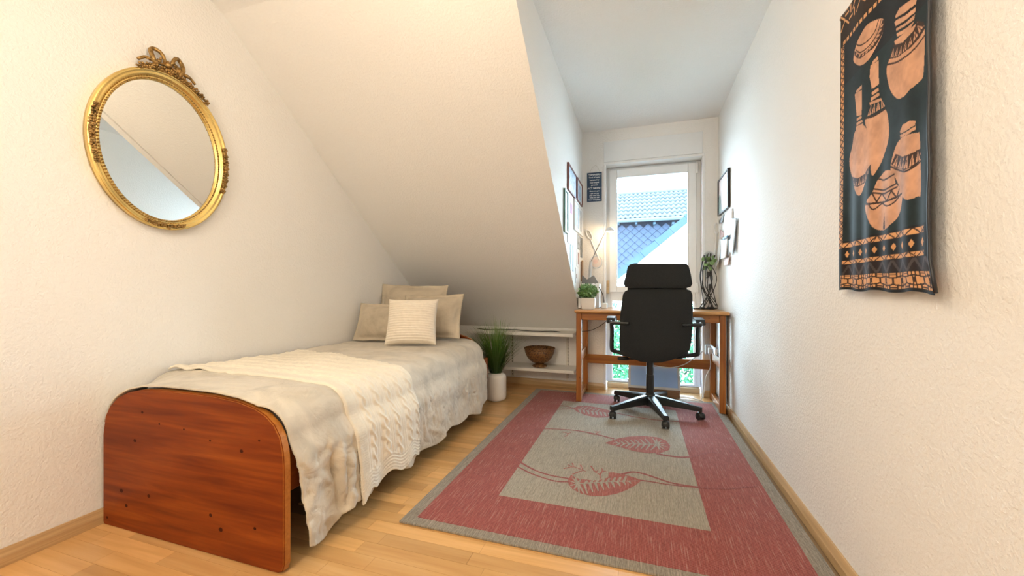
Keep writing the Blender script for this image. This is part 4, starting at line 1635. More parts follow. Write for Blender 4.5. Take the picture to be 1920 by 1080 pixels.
# ------------------------------------------------------------------ desk
DX0, DX1, DY0, DY1 = -0.507, 0.612, 3.318, 3.782
DZ = 0.775
desk = thing('desk', 'honey pine writing desk standing in front of the window', 'desk', (0.05, 3.55, 0))
obj('desktop', bx(-0.5185, 0.634, 3.285, 3.798, DZ - 0.026, DZ, 0.010, 3), M['desk_top'], desk)
legs = [(DX0, DY0), (DX1 - 0.042, DY0), (DX0, DY1 - 0.042), (DX1 - 0.042, DY1 - 0.042)]
for lx, ly in legs:
    z0 = 0.0105 if ly < 3.5 else 0.001
    obj('leg', bx(lx, lx + 0.042, ly, ly + 0.042, z0, DZ - 0.027, 0.004), M['desk_z'], desk)
obj('apron', bx(DX0 + 0.043, DX1 - 0.043, DY0 + 0.008, DY0 + 0.028, DZ - 0.085, DZ - 0.027, 0.002), M['desk_x'], desk)
obj('apron', bx(DX0 + 0.043, DX1 - 0.043, DY1 - 0.028, DY1 - 0.008, DZ - 0.085, DZ - 0.027, 0.002), M['desk_x'], desk)
for lx in (DX0, DX1 - 0.042):
    obj('side_rail', bx(lx + 0.010, lx + 0.032, DY0 + 0.043, DY1 - 0.043, DZ - 0.085, DZ - 0.027, 0.002), M['desk_y'], desk)
    obj('middle_rail', bx(lx + 0.010, lx + 0.032, DY0 + 0.043, DY1 - 0.043, 0.335, 0.415, 0.002), M['desk_y'], desk)
    obj('foot_rail', bx(lx + 0.006, lx + 0.036, DY0 + 0.043, DY1 - 0.043, 0.014, 0.062, 0.003), M['desk_y'], desk)
obj('stretcher', bx(DX0 + 0.033, DX1 - 0.033, 3.700, 3.722, 0.265, 0.345, 0.003), M['desk_x'], desk)

# ------------------------------------------------------------------ office chair
CX, CYc = 0.072, 3.185
ch = thing('office_chair', 'black swivel office chair with high back pushed up to the desk', 'chair', (CX, CYc, RZ))
bm = bmesh.new()
# five-star base
for deg in (-168, -75, -12, 60, 137):
    a = math.radians(deg)
    pass
cast = [(-0.190, 2.955), (0.166, 2.842), (0.400, 3.125), (-0.172, 3.405), (0.190, 3.500)]
for (x, y) in cast:
    d = Vector((x - CX, y - CYc, 0)).normalized()
    s = Vector((-d.y, d.x, 0))
    R_ = 0.345
    prof_ = [(0.020, 0.148, 0.082, 0.034), (0.10, 0.140, 0.084, 0.031), (0.22, 0.122, 0.080, 0.026), (0.31, 0.106, 0.074, 0.022), (R_ + 0.012, 0.100, 0.070, 0.020)]
    b = bmesh.new()
    prev = None
    for q, zt, zb, hw in prof_:
        c = Vector((CX, CYc, 0)) + d * q
        cur = [b.verts.new(c + s * hw * k1 + Vector((0, 0, z))) for k1, z in ((-1, zb), (1, zb), (1.0, zt - 0.008), (0.55, zt), (-0.55, zt), (-1.0, zt - 0.008))]
        if prev:
            for j in range(6):
                b.faces.new((prev[j], prev[(j + 1) % 6], cur[(j + 1) % 6], cur[j]))
        else:
            b.faces.new(cur[::-1])
        prev = cur
    b.faces.new(prev)
    leg = obj('base_leg', b, M['chair_pl'], ch)
    c = Vector((CX, CYc, 0)) + d * R_
    cst = obj('caster', tube(bmesh.new(), [c + Vector((0, 0, 0.098)), c + Vector((0, 0, 0.055)), c + Vector((0, 0, 0.040))], [0.010, 0.012, 0.018], 10), M['chair_pl'], ch)
    ax_ = Vector((0.85, 0.53, 0)).normalized() if x > 0.3 else Vector((0.97, 0.1, 0)).normalized()
    wz = RZ + 0.0255
    for sg in (-1, 1):
        p0 = c + ax_ * (0.006 * sg)
        p1 = c + ax_ * (0.022 * sg)
        obj('wheel', tube(bmesh.new(), [(p0.x, p0.y, wz), (p1.x, p1.y, wz)], 0.0245, 20), M['chair_pl'], cst, smooth=False)
    obj('wheel_cover', lathe(bmesh.new(), [(0.0, 0.030), (0.020, 0.026), (0.026, 0.012), (0.027, -0.004)], (c.x, c.y, wz), 16), M['chair_pl'], cst, smooth=True)
obj('hub', lathe(bmesh.new(), [(0, 0.068), (0.036, 0.068), (0.042, 0.085), (0.042, 0.130), (0.036, 0.152), (0.028, 0.160), (0, 0.160)], (CX, CYc, 0), 24), M['chair_pl'], ch, smooth=False)
obj('column_sleeve', tube(bmesh.new(), [(CX, CYc, 0.158), (CX, CYc, 0.30)], 0.0285, 20), M['chair_pl'], ch)
obj('gas_column', tube(bmesh.new(), [(CX, CYc, 0.295), (CX, CYc, 0.42)], 0.026, 20), M['chair_pl'], ch)
obj('tilt_mechanism', bx(CX - 0.09, CX + 0.09, CYc - 0.13, CYc + 0.12, 0.415, 0.455, 0.012), M['chair_pl'], ch)
lv = obj('height_lever', tube(bmesh.new(), [(CX - 0.08, CYc - 0.10, 0.428), (CX - 0.155, CYc - 0.115, 0.428)], 0.006, 8), M['chair_pl'], ch)
obj('lever_grip', tube(bmesh.new(), [(CX - 0.150, CYc - 0.114, 0.428), (CX - 0.160, CYc - 0.116, 0.428), (CX - 0.225, CYc - 0.125, 0.429), (CX - 0.232, CYc - 0.126, 0.429)], [0.007, 0.013, 0.012, 0.006], 10), M['chair_pl'], lv)
# seat cushion
def rounded_slab(cx, cy, z0, z1, wx, wy, rad=0.06, bev=0.025):
    pts = []
    for (sx_, sy_, a0) in ((1, -1, -90), (1, 1, 0), (-1, 1, 90), (-1, -1, 180)):
        for k in range(7):
            a = math.radians(a0 + 15 * k)
            pts.append((cx + sx_ * (wx / 2 - rad) + rad * math.cos(a), cy + sy_ * (wy / 2 - rad) + rad * math.sin(a), z0))
    b = prism(bmesh.new(), pts, (0, 0, z1 - z0))
    es = [e for e in b.edges if abs(e.verts[0].co.z - e.verts[1].co.z) < 1e-6 and any(abs(f.normal.z) < 0.5 for f in e.link_faces)]
    b.normal_update()
    es = [e for e in b.edges if abs(e.verts[0].co.z - e.verts[1].co.z) < 1e-6 and len(e.link_faces) == 2 and min(abs(f.normal.z) for f in e.link_faces) < 0.5]
    bmesh.ops.bevel(b, geom=es, offset=bev, segments=3, affect='EDGES')
    return b


obj('seat', rounded_slab(CX + 0.02, CYc + 0.035, 0.456, 0.535, 0.47, 0.46, 0.08), M['chair_fab'], ch)


# backrest: shaped outline, padded, slightly curved
def pad(outline, y_mid, thick, curve=0.05, tilt=0.06, n=30, z_ref=0.45, xc=0.1):
    """outline: (x, z) pairs of the right half-free full outline, counter clockwise"""
    b = bmesh.new()
    cxm = sum(p[0] for p in outline) / len(outline)
    czm = sum(p[1] for p in outline) / len(outline)
    rings_ = []
    steps = [(1.0, 0.0), (0.995, 0.30), (0.985, 0.42), (0.965, 0.49), (0.6, 0.50), (0.25, 0.50)]
    seq = [(k, -t) for k, t in reversed(steps)] + [(k, t) for k, t in steps[1:]]
    for k, t in seq:
        row = []
        for x, z in outline:
            X = cxm + (x - cxm) * k
            Z = czm + (z - czm) * k
            dy = curve * ((X - xc) / 0.22) ** 2 * -1 + tilt * -(Z - z_ref)
            row.append(b.verts.new((X, y_mid + dy + t * thick, Z)))
        rings_.append(row)
    m = len(outline)
    for A, B_ in zip(rings_, rings_[1:]):
        for j in range(m):
            b.faces.new((A[j], A[(j + 1) % m], B_[(j + 1) % m], B_[j]))
    b.faces.new(rings_[0][::-1])
    b.faces.new(rings_[-1])
    return b


def dense(P, step=0.02):
    out = []
    for i in range(len(P)):
        a, b = Vector((*P[i], 0)), Vector((*P[(i + 1) % len(P)], 0))
        n = max(1, int((b - a).length / step))
        for k in range(n):
            v = a + (b - a) * k / n
            out.append((v.x, v.y))
    return out


YBK = 2.945
def px_out(lst, Y):
    r = []
    for q in lst:
        p = at(*q, Y=Y)
        r.append((p.x, p.z))
    return r


back_px = [(1172, 546), (1168, 552), (1163, 590), (1161, 640), (1162, 658), (1166, 667), (1182, 672), (1200, 679), (1222, 682), (1240, 681), (1258, 677), (1276, 669), (1293, 657), (1297, 640), (1299, 590), (1298, 552), (1295, 545), (1285, 541.5), (1182, 541.5)]
head_px = [(1181, 496), (1177, 500), (1173, 516), (1169, 532), (1172, 538), (1182, 540.3), (1285, 540.3), (1295, 538), (1298, 532), (1295, 514), (1291, 499), (1287, 495), (1275, 494), (1190, 494)]
obj('backrest', pad(dense(px_out(back_px, YBK - 0.03)), YBK, 0.065, 0.018, 0.05, z_ref=0.65, xc=0.105), M['chair_fab'], ch, smooth=True)
obj('headrest', pad(dense(px_out(head_px, YBK - 0.05)), YBK - 0.015, 0.075, 0.018, 0.05, z_ref=0.75, xc=0.105), M['chair_fab'], ch, smooth=True)
obj('headrest_mount', bx(-0.085, 0.305, YBK + 0.002, YBK + 0.018, 0.93, 1.00, 0.006), M['chair_pl'], ch)
obj('back_bar', bx(CX + 0.0, CX + 0.06, CYc - 0.17, CYc - 0.10, 0.43, 0.452, 0.004), M['chair_pl'], ch)
obj('back_bar', bx(CX + 0.0, CX + 0.06, YBK + 0.040, CYc - 0.165, 0.43, 0.60, 0.006), M['chair_pl'], ch)
for sg in (-1, 1):
    xs = -0.205 if sg < 0 else 0.395
    xin = -0.13 if sg < 0 else 0.325
    ar = obj('armrest', prism(bmesh.new(), [(xs - 0.028, 2.97, 0.705), (xs - 0.030, 3.00, 0.735), (xs - 0.030, 3.10, 0.742), (xs - 0.030, 3.24, 0.735), (xs - 0.026, 3.27, 0.715), (xs - 0.026, 3.24, 0.702), (xs - 0.028, 3.0, 0.695)], (0.058, 0, 0)), M['chair_pl'], ch)
    obj('arm_post', tube(bmesh.new(), spline([(xs, 3.10, 0.71), (xs - 0.003 * sg, 3.11, 0.62), (xs, 3.12, 0.50), (xs - sg * 0.02, 3.13, 0.472), (CX + sg * 0.13, 3.14, 0.448)], 6), 0.0155, 8), M['chair_pl'], ar, smooth=True)
    obj('back_arm_bar', tube(bmesh.new(), [(xs, 2.985, 0.708), (xs - sg * 0.01, 2.905, 0.706), (xin - sg * 0.055, 2.888, 0.706)], [0.013, 0.013, 0.012], 8), M['chair_pl'], ar)

# ------------------------------------------------------------------ things on the desk
PZ = DZ + 0.0008
PC = Vector((-0.415, 3.40, PZ))
pt = thing('potted_plant', 'bushy green plant in square white pot at desk corner', 'plant', PC)
bm = bmesh.new()
prism(bm, [(PC.x - 0.052, PC.y - 0.052, PZ), (PC.x + 0.052, PC.y - 0.052, PZ), (PC.x + 0.052, PC.y + 0.052, PZ), (PC.x - 0.052, PC.y + 0.052, PZ)], (0, 0, 0.095))
for v in bm.verts:
    if v.co.z > PZ + 0.05:
        v.co.x = PC.x + (v.co.x - PC.x) * 1.12
        v.co.y = PC.y + (v.co.y - PC.y) * 1.12
bmesh.ops.bevel(bm, geom=bm.edges[:], offset=0.006, segments=2, affect='EDGES')
obj('flower_pot', bm, M['pot'], pt)
obj('soil', bx(PC.x - 0.05, PC.x + 0.05, PC.y - 0.05, PC.y + 0.05, PZ + 0.0955, PZ + 0.099), M['soil'], pt)
bm = bmesh.new()
rp_ = random.Random(21)
leaf_cloud(bm, (PC.x - 0.005, PC.y, PZ + 0.150), 0.085, 520, 0.017, rp_, 0.75)
for k in range(24):
    a = rp_.uniform(0, 2 * PI)
    tube(bm, [(PC.x, PC.y, PZ + 0.097), (PC.x + 0.03 * math.cos(a), PC.y + 0.03 * math.sin(a), PZ + 0.13), (PC.x + 0.07 * math.cos(a), PC.y + 0.07 * math.sin(a), PZ + 0.17)], 0.0015, 4)
f_ = obj('foliage', bm, [M['leaf'], M['leaf2']], pt)
for p_ in f_.data.polygons:
    p_.material_index = 1 if rp_.random() < 0.45 else 0
f_['kind'] = 'stuff'
# dark books and white box behind the plant
t = thing('book', 'dark book standing behind the plant pot on the desk', 'book', (-0.490, 3.50, PZ))
obj('cover', bx(-0.513, -0.485, 3.46, 3.56, PZ, PZ + 0.095, 0.002), M['book_dk'], t)
obj('pages', bx(-0.5095, -0.4885, 3.4585, 3.556, PZ + 0.004, PZ + 0.091), M['paper'], t)
t = thing('organiser_box', 'white desk organiser box behind the bushy plant', 'box', (-0.43, 3.70, PZ))
obj('box_body', bx(-0.512, -0.345, 3.60, 3.78, PZ, PZ + 0.200, 0.004), M['white'], t)
obj('box_lid', bx(-0.514, -0.343, 3.598, 3.782, PZ + 0.2005, PZ + 0.216, 0.003), M['white'], t)
BT = PZ + 0.217
t = tag(obj('small_box', bx(-0.318, -0.272, 3.52, 3.56, PZ, PZ + 0.048, 0.003), M['white']), 'small white box on the desk right of the plant pot', 'box')
q = [at(1091, 531, Y=3.64), at(1092, 516, Y=3.64), at(1100, 524, Y=3.62), at(1113, 516, Y=3.62), at(1122, 531, Y=3.62)]
q = [Vector((v.x, 3.63, max(v.z, BT + 0.0006))) for v in q]
t = obj('folder', prism(bmesh.new(), q, (0, 0.018, 0)), M['folder'])
tag(t, 'dark grey open folder standing on the white organiser box', 'folder')
# desk lamp
la = at(1104.5, 514, Y=3.72)
lb = at(1139, 432, Y=3.68)
lampo = thing('desk_lamp', 'thin-armed desk lamp with small lit head beside the window', 'lamp', (la.x, 3.715, BT))
obj('lamp_base', lathe(bmesh.new(), [(0, 0), (0.036, 0), (0.036, 0.010), (0.018, 0.018), (0, 0.018)], (la.x, 3.715, BT + 0.0005), 24), M['grey'], lampo)
js = at(1108, 490, Y=3.715)
obj('lamp_joint', tube(bmesh.new(), [(la.x + 0.005, 3.715, BT + 0.017), (js.x - 0.005, 3.715, js.z - 0.075), (js.x, 3.715, js.z)], [0.012, 0.017, 0.014], 12), M['ltgrey'], lampo)
obj('lamp_arm', tube(bmesh.new(), spline([(js.x - 0.004, 3.715, js.z - 0.012), ((js.x + lb.x) / 2 - 0.004, 3.70, (js.z + lb.z) / 2 + 0.006), (lb.x - 0.01, 3.685, lb.z)], 6), 0.0052, 8), M['grey'], lampo, smooth=True)
hd = obj('lamp_head', lathe(bmesh.new(), [(0.010, 0.030), (0.020, 0.028), (0.036, 0.014), (0.044, -0.004), (0.042, -0.006), (0.030, 0.010), (0.0, 0.018)], (lb.x + 0.022, 3.68, lb.z - 0.004), 24), M['white'], lampo, smooth=True)
obj('bulb', ball(bmesh.new(), (lb.x + 0.026, 3.672, lb.z - 0.006), 0.021, 2), M['bulb'], hd, smooth=True)
pl_ = lamp('desk_lamp_glow', 'POINT', (lb.x + 0.022, 3.68, lb.z - 0.030), 2.2, (1.0, 0.72, 0.42), 0.015)
w_ = at(1132, 574, Z=DZ)
wr = obj('lamp_cord', tube(bmesh.new(), spline([(js.x + 0.012, 3.690, BT + 0.030), at(1124, 540, Y=3.595) , at(1131, 556, Y=3.58), at(1132, 572, Y=3.57), (w_.x, 3.56, DZ + 0.0045)], 6), 0.0032, 6), M['cable_k'], lampo, smooth=True)

# things hung on the window wall left of the window
sg_ = thing('sign', 'small navy hanging sign with white lettering left of the window', 'sign', (-0.410, YW, 1.92))
SX0, SX1, SZ0_, SZ1_ = -0.479, -0.342, 1.772, 2.046
obj('sign_board', bx(SX0, SX1, YW - 0.010, YW - 0.004, SZ0_, SZ1_, 0.001), M['navy'], sg_)
obj('hanging_cord', tube(bmesh.new(), spline([(SX0 + 0.02, YW - 0.006, SZ1_ - 0.006), (-0.43, YW - 0.004, SZ1_ + 0.045), (-0.402, YW - 0.003, SZ1_ + 0.066), (-0.378, YW - 0.004, SZ1_ + 0.045), (SX1 - 0.016, YW - 0.006, SZ1_ - 0.006)], 6), 0.0012, 5), M['string'], sg_)
lines = [('TEENAGERS', 0.0205, 0.022), ('Tired of being', 0.0185, 0.047), ('harassed by', 0.0185, 0.071), ('your stupid', 0.0185, 0.095), ('parents?', 0.0185, 0.119), ('ACT NOW !', 0.0235, 0.150), ('Move out, get', 0.0160, 0.176), ('a job and pay', 0.0160, 0.197), ('your own bills', 0.0160, 0.217), ('while you still', 0.0160, 0.237), ('know everything', 0.0160, 0.258)]
for s_txt, size, dz in lines:
    cu_ = bpy.data.curves.new('lettering', 'FONT')
    cu_.body = s_txt
    cu_.size = size
    cu_.align_x = 'CENTER'
    cu_.align_y = 'CENTER'
    cu_.extrude = 0.0004
    cu_.offset = 0.0007 if s_txt.isupper() or 'NOW' in s_txt else 0.0004
    cu_.resolution_u = 3
    cu_.materials.append(M['letter'])
    tmp = bpy.data.objects.new('lettering_curve', cu_)
    COL.objects.link(tmp)
    bpy.context.view_layer.update()
    me_ = bpy.data.meshes.new_from_object(tmp.evaluated_get(bpy.context.evaluated_depsgraph_get()))
    bpy.data.objects.remove(tmp)
    me_.name = 'lettering'
    lo_ = bpy.data.objects.new('lettering', me_)
    COL.objects.link(lo_)
    lo_.parent = sg_
    lo_.location = (0.0, -0.0106, SZ1_ - dz - 1.92)
    lo_.rotation_euler = (PI / 2, 0.02, 0)
# fly swatter and round fan
fs = thing('fly_swatter', 'white plastic fly swatter hanging left of the lit window', 'fly swatter', (at(1112, 455, Y=YW).x, YW, 1.4))
c = at(1104.5, 440, Y=YW)
ring = []
for i in range(24):
    a = 2 * PI * i / 24
    x, z = 0.024 * math.cos(a) * (abs(math.cos(a)) ** -0.3 if abs(math.cos(a)) > 0.2 else 1), 0.046 * math.sin(a)
    ca_, sa_ = math.cos(0.35), math.sin(0.35)
    ring.append((c.x + x * ca_ + z * -sa_ * 1, YW - 0.006, c.z + x * sa_ * -1 * 0.5 + z * ca_))
obj('swatter_rim', tube(bmesh.new(), ring, 0.0060, 8, closed=True), M['white'], fs, smooth=True)
bm = bmesh.new()
for k in range(-3, 4):
    tube(bm, [(c.x + k * 0.006 - 0.012, YW - 0.006, c.z + 0.034), (c.x + k * 0.006 + 0.012, YW - 0.006, c.z - 0.034)], 0.0010, 4)
obj('swatter_mesh', bm, M['ltgrey'], fs)
e1, e2 = at(1107.5, 449, Y=YW - 0.006), at(1124, 488, Y=YW - 0.006)
obj('swatter_handle', tube(bmesh.new(), [e1, e2], [0.004, 0.005], 8), M['white'], fs)
c = at(1117.5, 491, Y=YW - 0.012)
fn = thing('hand_fan', 'pale pink round paper fan on the wall behind the desk lamp', 'fan', (c.x, YW - 0.004, c.z))
rr_ = 0.056
obj('fan_leaf', tube(bmesh.new(), [(c.x, YW - 0.0015, c.z), (c.x, YW - 0.0055, c.z)], rr_, 36), M['fan'], fn)
obj('fan_rim', tube(bmesh.new(), [(c.x + rr_ * math.cos(2 * PI * i / 36), YW - 0.0045, c.z + rr_ * math.sin(2 * PI * i / 36)) for i in range(36)], 0.0032, 6, closed=True), M['paper_b'], fn)
obj('fan_print', tube(bmesh.new(), [(c.x - 0.006, YW - 0.0054, c.z + 0.004), (c.x - 0.006, YW - 0.0062, c.z + 0.004)], 0.022, 20), M['paper_pink'], fn)

# ------------------------------------------------------------------ pictures on the cheek wall
CXW = XC + 0.0008


def cheek_panel(name, label, cat, y0, y1, z0, z1, frame=None, inner=None, d=0.014, fw=0.012, parts=(), group=None, off=0.0):
    t = thing(name, label, cat, (CXW, (y0 + y1) / 2, (z0 + z1) / 2), group)
    x0 = CXW + off
    if frame:
        b = bmesh.new()
        box(b, x0, x0 + d, y0, y0 + fw, z0, z1)
        box(b, x0, x0 + d, y1 - fw, y1, z0, z1)
        box(b, x0, x0 + d, y0 + fw, y1 - fw, z0, z0 + fw)
        box(b, x0, x0 + d, y0 + fw, y1 - fw, z1 - fw, z1)
        obj('picture_frame', b, frame, t)
        obj('print', bx(x0, x0 + d * 0.55, y0 + fw, y1 - fw, z0 + fw, z1 - fw), inner, t)
        sx = x0 + d * 0.55
    else:
        obj('sheet', bx(x0, x0 + d, y0, y1, z0, z1), inner, t)
        sx = x0 + d
    for nm, a0, a1, b0, b1, mt in parts:
        obj(nm, bx(sx + 0.0002, sx + 0.0012, y0 + (y1 - y0) * a0, y0 + (y1 - y0) * a1, z0 + (z1 - z0) * b0, z0 + (z1 - z0) * b1), mt, t)
    return t


cheek_panel('picture', 'upper maroon-framed picture on the dormer cheek, larger of the two', 'picture', 2.985, 3.385, 1.700, 1.905, M['maroon'], M['photo_b'], parts=[('dark_photo', 0.12, 0.88, 0.10, 0.62, M['photo'])])
cheek_panel('picture', 'small maroon-framed picture closer to the corner on the dormer cheek', 'picture', 3.435, 3.735, 1.712, 1.912, M['maroon'], M['paper'], parts=[('mounted_photo', 0.2, 0.8, 0.15, 0.8, M['photo_b'])])
cheek_panel('picture', 'dark green framed picture lowest by the slope edge', 'picture', 2.83, 2.965, 1.36, 1.672, M['green_dk'], M['green_dk'])
cheek_panel('poster', 'tall white poster with magenta strip beneath the maroon pictures', 'poster', 2.985, 3.245, 1.30, 1.694, None, M['paper'], 0.004, parts=[('magenta_strip', 0.45, 0.85, 0.62, 0.82, M['magenta']), ('grey_strip', 0.45, 0.85, 0.82, 0.93, M['photo'])])
cheek_panel('collage_frame', 'white collage frame holding three columns of bluish photos', 'frame', 3.262, 3.79, 1.438, 1.692, M['white'], M['paper'], 0.016, 0.012, parts=[('photo_strip', 0.12, 0.28, 0.15, 0.85, M['photo_b']), ('photo_strip', 0.40, 0.56, 0.15, 0.85, M['photo_b']), ('photo_strip', 0.66, 0.80, 0.12, 0.85, M['photo']), ])
cheek_panel('card', 'narrow teal-edged card hanging under the white poster', 'card', 3.12, 3.22, 1.10, 1.296, None, M['teal_card'], 0.003)
cheek_panel('card', 'narrow white card next to the teal-edged card', 'card', 3.235, 3.30, 1.09, 1.43, None, M['paper_b'], 0.003)
cheek_panel('photo_card', 'dark photo card below the collage frame, nearest the corner', 'photo', 3.68, 3.80, 1.24, 1.425, None, M['paper_dk'], 0.003)
cheek_panel('photo_card', 'grey photo card below the collage frame, left of the dark one', 'photo', 3.52, 3.66, 1.30, 1.430, None, M['photo'], 0.003)
cheek_panel('photo_card', 'white card with red figure under the grey photo card', 'photo', 3.46, 3.62, 1.14, 1.290, None, M['paper'], 0.003, parts=[('red_figure', 0.3, 0.7, 0.15, 0.85, M['paper_red'])])
cheek_panel('photo_card', 'white note sheet just above the organiser box', 'photo', 3.40, 3.58, 1.00, 1.130, None, M['paper'], 0.003, parts=[('red_mark', 0.1, 0.3, 0.3, 0.6, M['paper_red'])])
t = tag(obj('wooden_strip', bx(CXW, CXW + 0.012, 3.70, 3.735, 1.02, 1.20, 0.002), M['brown_wood']), 'dark wooden strip on the cheek wall above the organiser box', 'strip')
t = tag(obj('wooden_strip', bx(CXW, CXW + 0.012, 3.76, 3.80, 1.02, 1.215, 0.002), M['cork']), 'tan wooden strip in the corner above the organiser box', 'strip')

# ------------------------------------------------------------------ right wall by the desk
RXW = XR - 0.0008
t = thing('picture', 'black-framed sage and pink print on right wall by window', 'picture', (RXW, 3.53, 1.71))
f0, f1, z0, z1 = 3.335, 3.735, 1.560, 1.856
b = bmesh.new()
for (a0, a1, b0, b1) in ((f0, f0 + 0.012, z0, z1), (f1 - 0.012, f1, z0, z1), (f0 + 0.012, f1 - 0.012, z0, z0 + 0.012), (f0 + 0.012, f1 - 0.012, z1 - 0.012, z1)):
    box(b, RXW - 0.020, RXW, a0, a1, b0, b1)
obj('picture_frame', b, M['black_fr'], t)
obj('print', bx(RXW - 0.012, RXW, f0 + 0.012, f1 - 0.012, z0 + 0.012, z1 - 0.012), M['pinkwhite'], t)
pb = [(3.722, 1.573), (3.722, 1.70), (3.69, 1.73), (3.645, 1.715), (3.62, 1.66), (3.60, 1.573)]
obj('printed_shape', prism(bmesh.new(), [(RXW - 0.0125, y, z) for y, z in pb], (-0.0008, 0, 0)), M['sage'], t)


def hung(name, label, cat, pts_px, X, mat, curl=0.010, thick=0.0012, group='papers pinned to right wall'):
    """sheet hanging against the right wall, corners given on the wall plane; lower end curls off"""
    q = [at(px, py, X=X) for px, py in pts_px]   # TL, TR, BR, BL
    n = 8
    V = []
    for i in range(n + 1):
        v = i / n
        for j in range(5):
            u = j / 4
            p = (q[0] * (1 - u) + q[1] * u) * (1 - v) + (q[3] * (1 - u) + q[2] * u) * v
            V.append((X - curl * v ** 1.5 - 0.004 * math.sin(u * PI) * v, p.y, p.z))
    o = obj(name, grid_mesh(name, V, n + 1, 5), mat, smooth=True)
    solidify(o, thick, 0)
    return tag(o, label, cat, group)


hung('paper_sheet', 'large white sheet under the black-framed print on right wall', 'paper', [(1357, 404), (1374, 390), (1375, 440), (1360, 446)], 0.640, M['paper'], 0.008)
hung('paper_sheet', 'long lavender-edged sheet hanging closest to camera of the pinned papers', 'paper', [(1371, 410), (1381, 409), (1377, 478), (1372, 470)], 0.632, M['paper_b'], 0.010)
hung('paper_strip', 'dark photo strip above the pinned papers, below the print', 'photo', [(1348, 414), (1358, 401), (1356, 416), (1349, 420)], 0.636, M['paper_dk'], 0.002)
hung('paper_strip', 'brick-red clipping among the pinned papers', 'paper', [(1350, 430), (1358, 436), (1359, 444), (1350, 446)], 0.634, M['paper_red'], 0.004)
hung('card', 'blue card slanting across the pinned papers', 'card', [(1355, 446), (1364, 441), (1364, 444), (1356, 450)], 0.622, M['paper_blue'], 0.002)
hung('paper_sheet', 'white envelope hanging below the blue card', 'paper', [(1352, 450), (1365, 446), (1364, 483), (1354, 486)], 0.628, M['paper'], 0.012)
hung('paper_strip', 'narrow dark clipping right of the white envelope', 'paper', [(1366, 450), (1372, 448), (1373, 470), (1368, 480)], 0.630, M['paper_dk'], 0.006)
hung('paper_strip', 'pink paper slip lowest of the pinned papers', 'paper', [(1358, 484), (1368, 482), (1367, 497), (1359, 498)], 0.634, M['paper_pink'], 0.006)
hung('paper_sheet', 'white ribbon-like sheet trailing down towards the cables', 'paper', [(1347, 448), (1353, 448), (1352, 494), (1345, 508)], 0.636, M['paper'], 0.02)
sw = thing('white_tag', 'white looped tag hanging by the corner above the cable bundle', 'tag', at(1343, 430, Y=YW - 0.01))
c = at(1343.5, 428, Y=YW - 0.01)
obj('tag_loop', tube(bmesh.new(), [(c.x + 0.017 * math.cos(2 * PI * i / 20), YW - 0.008, c.z + 0.046 * math.sin(2 * PI * i / 20)) for i in range(20)], 0.0065, 8, closed=True), M['white'], sw, smooth=True)
obj('tag_strap', tube(bmesh.new(), spline([c + Vector((0.0, 0, -0.04)), c + Vector((-0.004, 0, -0.12)), c + Vector((-0.014, -0.01, -0.22)), c + Vector((-0.02, -0.02, -0.29))], 5), 0.0065, 8), M['white'], sw, smooth=True)
# trailing plant in a hanging pot, with the cable bundle around it
hp = at(1333, 490, Y=3.76)
hp.x = min(hp.x, 0.56)
tp = thing('hanging_plant', 'small green trailing plant hanging in corner above the cables', 'plant', (hp.x, 3.74, hp.z))
obj('hook_ring', tube(bmesh.new(), [(hp.x + 0.050 * math.cos(2 * PI * i / 24), 3.745, hp.z + 0.035 + 0.050 * math.sin(2 * PI * i / 24)) for i in range(24)], 0.005, 8, closed=True), M['white'], tp, smooth=True)
bm = bmesh.new()
rl = random.Random(31)
for k in range(16):
    p = Vector((hp.x + rl.uniform(-0.038, 0.038), 3.735 + rl.uniform(-0.03, 0.02), hp.z + rl.uniform(-0.05, 0.05)))
    a = Vector((rl.uniform(-0.6, 0.6), rl.uniform(-1, 0.2), rl.uniform(-1, 0.3))).normalized()
    b_v = a.cross(Vector((0, 1, 0.3))).normalized()
    L = rl.uniform(0.045, 0.07)
    vs = [bm.verts.new(p)] + [bm.verts.new(p + a * L * t + b_v * L * w) for t, w in ((0.25, 0.28), (0.6, 0.32), (1.0, 0.0), (0.6, -0.32), (0.25, -0.28))]
    bm.faces.new(vs)
obj('leaf_cluster', bm, M['leaf2'], tp)
cbn = thing('cable_bundle', 'tangle of black cables hanging down onto the right desk end', 'cables', (hp.x, 3.74, PZ))
rc = random.Random(8)
for k in range(12):
    x0 = hp.x + rc.uniform(-0.05, 0.05)
    yk = 3.72 + rc.uniform(-0.03, 0.035)
    bow = rc.uniform(-0.05, 0.06)
    ex_ = hp.x + rc.uniform(-0.07, 0.06)
    pts = [(x0, yk, hp.z + 0.07 - abs(x0 - hp.x) * 0.5), (x0 + bow * 0.4 - 0.01, yk, hp.z - 0.03), (x0 + bow, yk - 0.01, hp.z - 0.13), (x0 + bow * 0.7, yk, hp.z - 0.23), (ex_, yk, DZ + 0.03), (ex_ - 0.03, yk - 0.02, DZ + 0.0045), (ex_ - 0.07, yk - 0.03, DZ + 0.0045)]
    pts = [(min(p[0], 0.632), p[1], p[2]) for p in pts]
    obj('cable', tube(bmesh.new(), spline(pts, 6), 0.0034, 6), M['cable_k'], cbn, smooth=True)
for k, (dx, dz) in enumerate(((0.005, -0.215), (-0.01, -0.11))):
    b = bmesh.new()
    box(b, hp.x + dx - 0.014, hp.x + dx + 0.014, 3.70, 3.72, hp.z + dz - 0.020, hp.z + dz + 0.020, 0.006)
    tube(b, [(hp.x + dx, 3.71, hp.z + dz - 0.018), (hp.x + dx - 0.012, 3.705, hp.z + dz - 0.034)], [0.010, 0.006], 8)
    obj('plug', b, M['cable_k'], cbn)
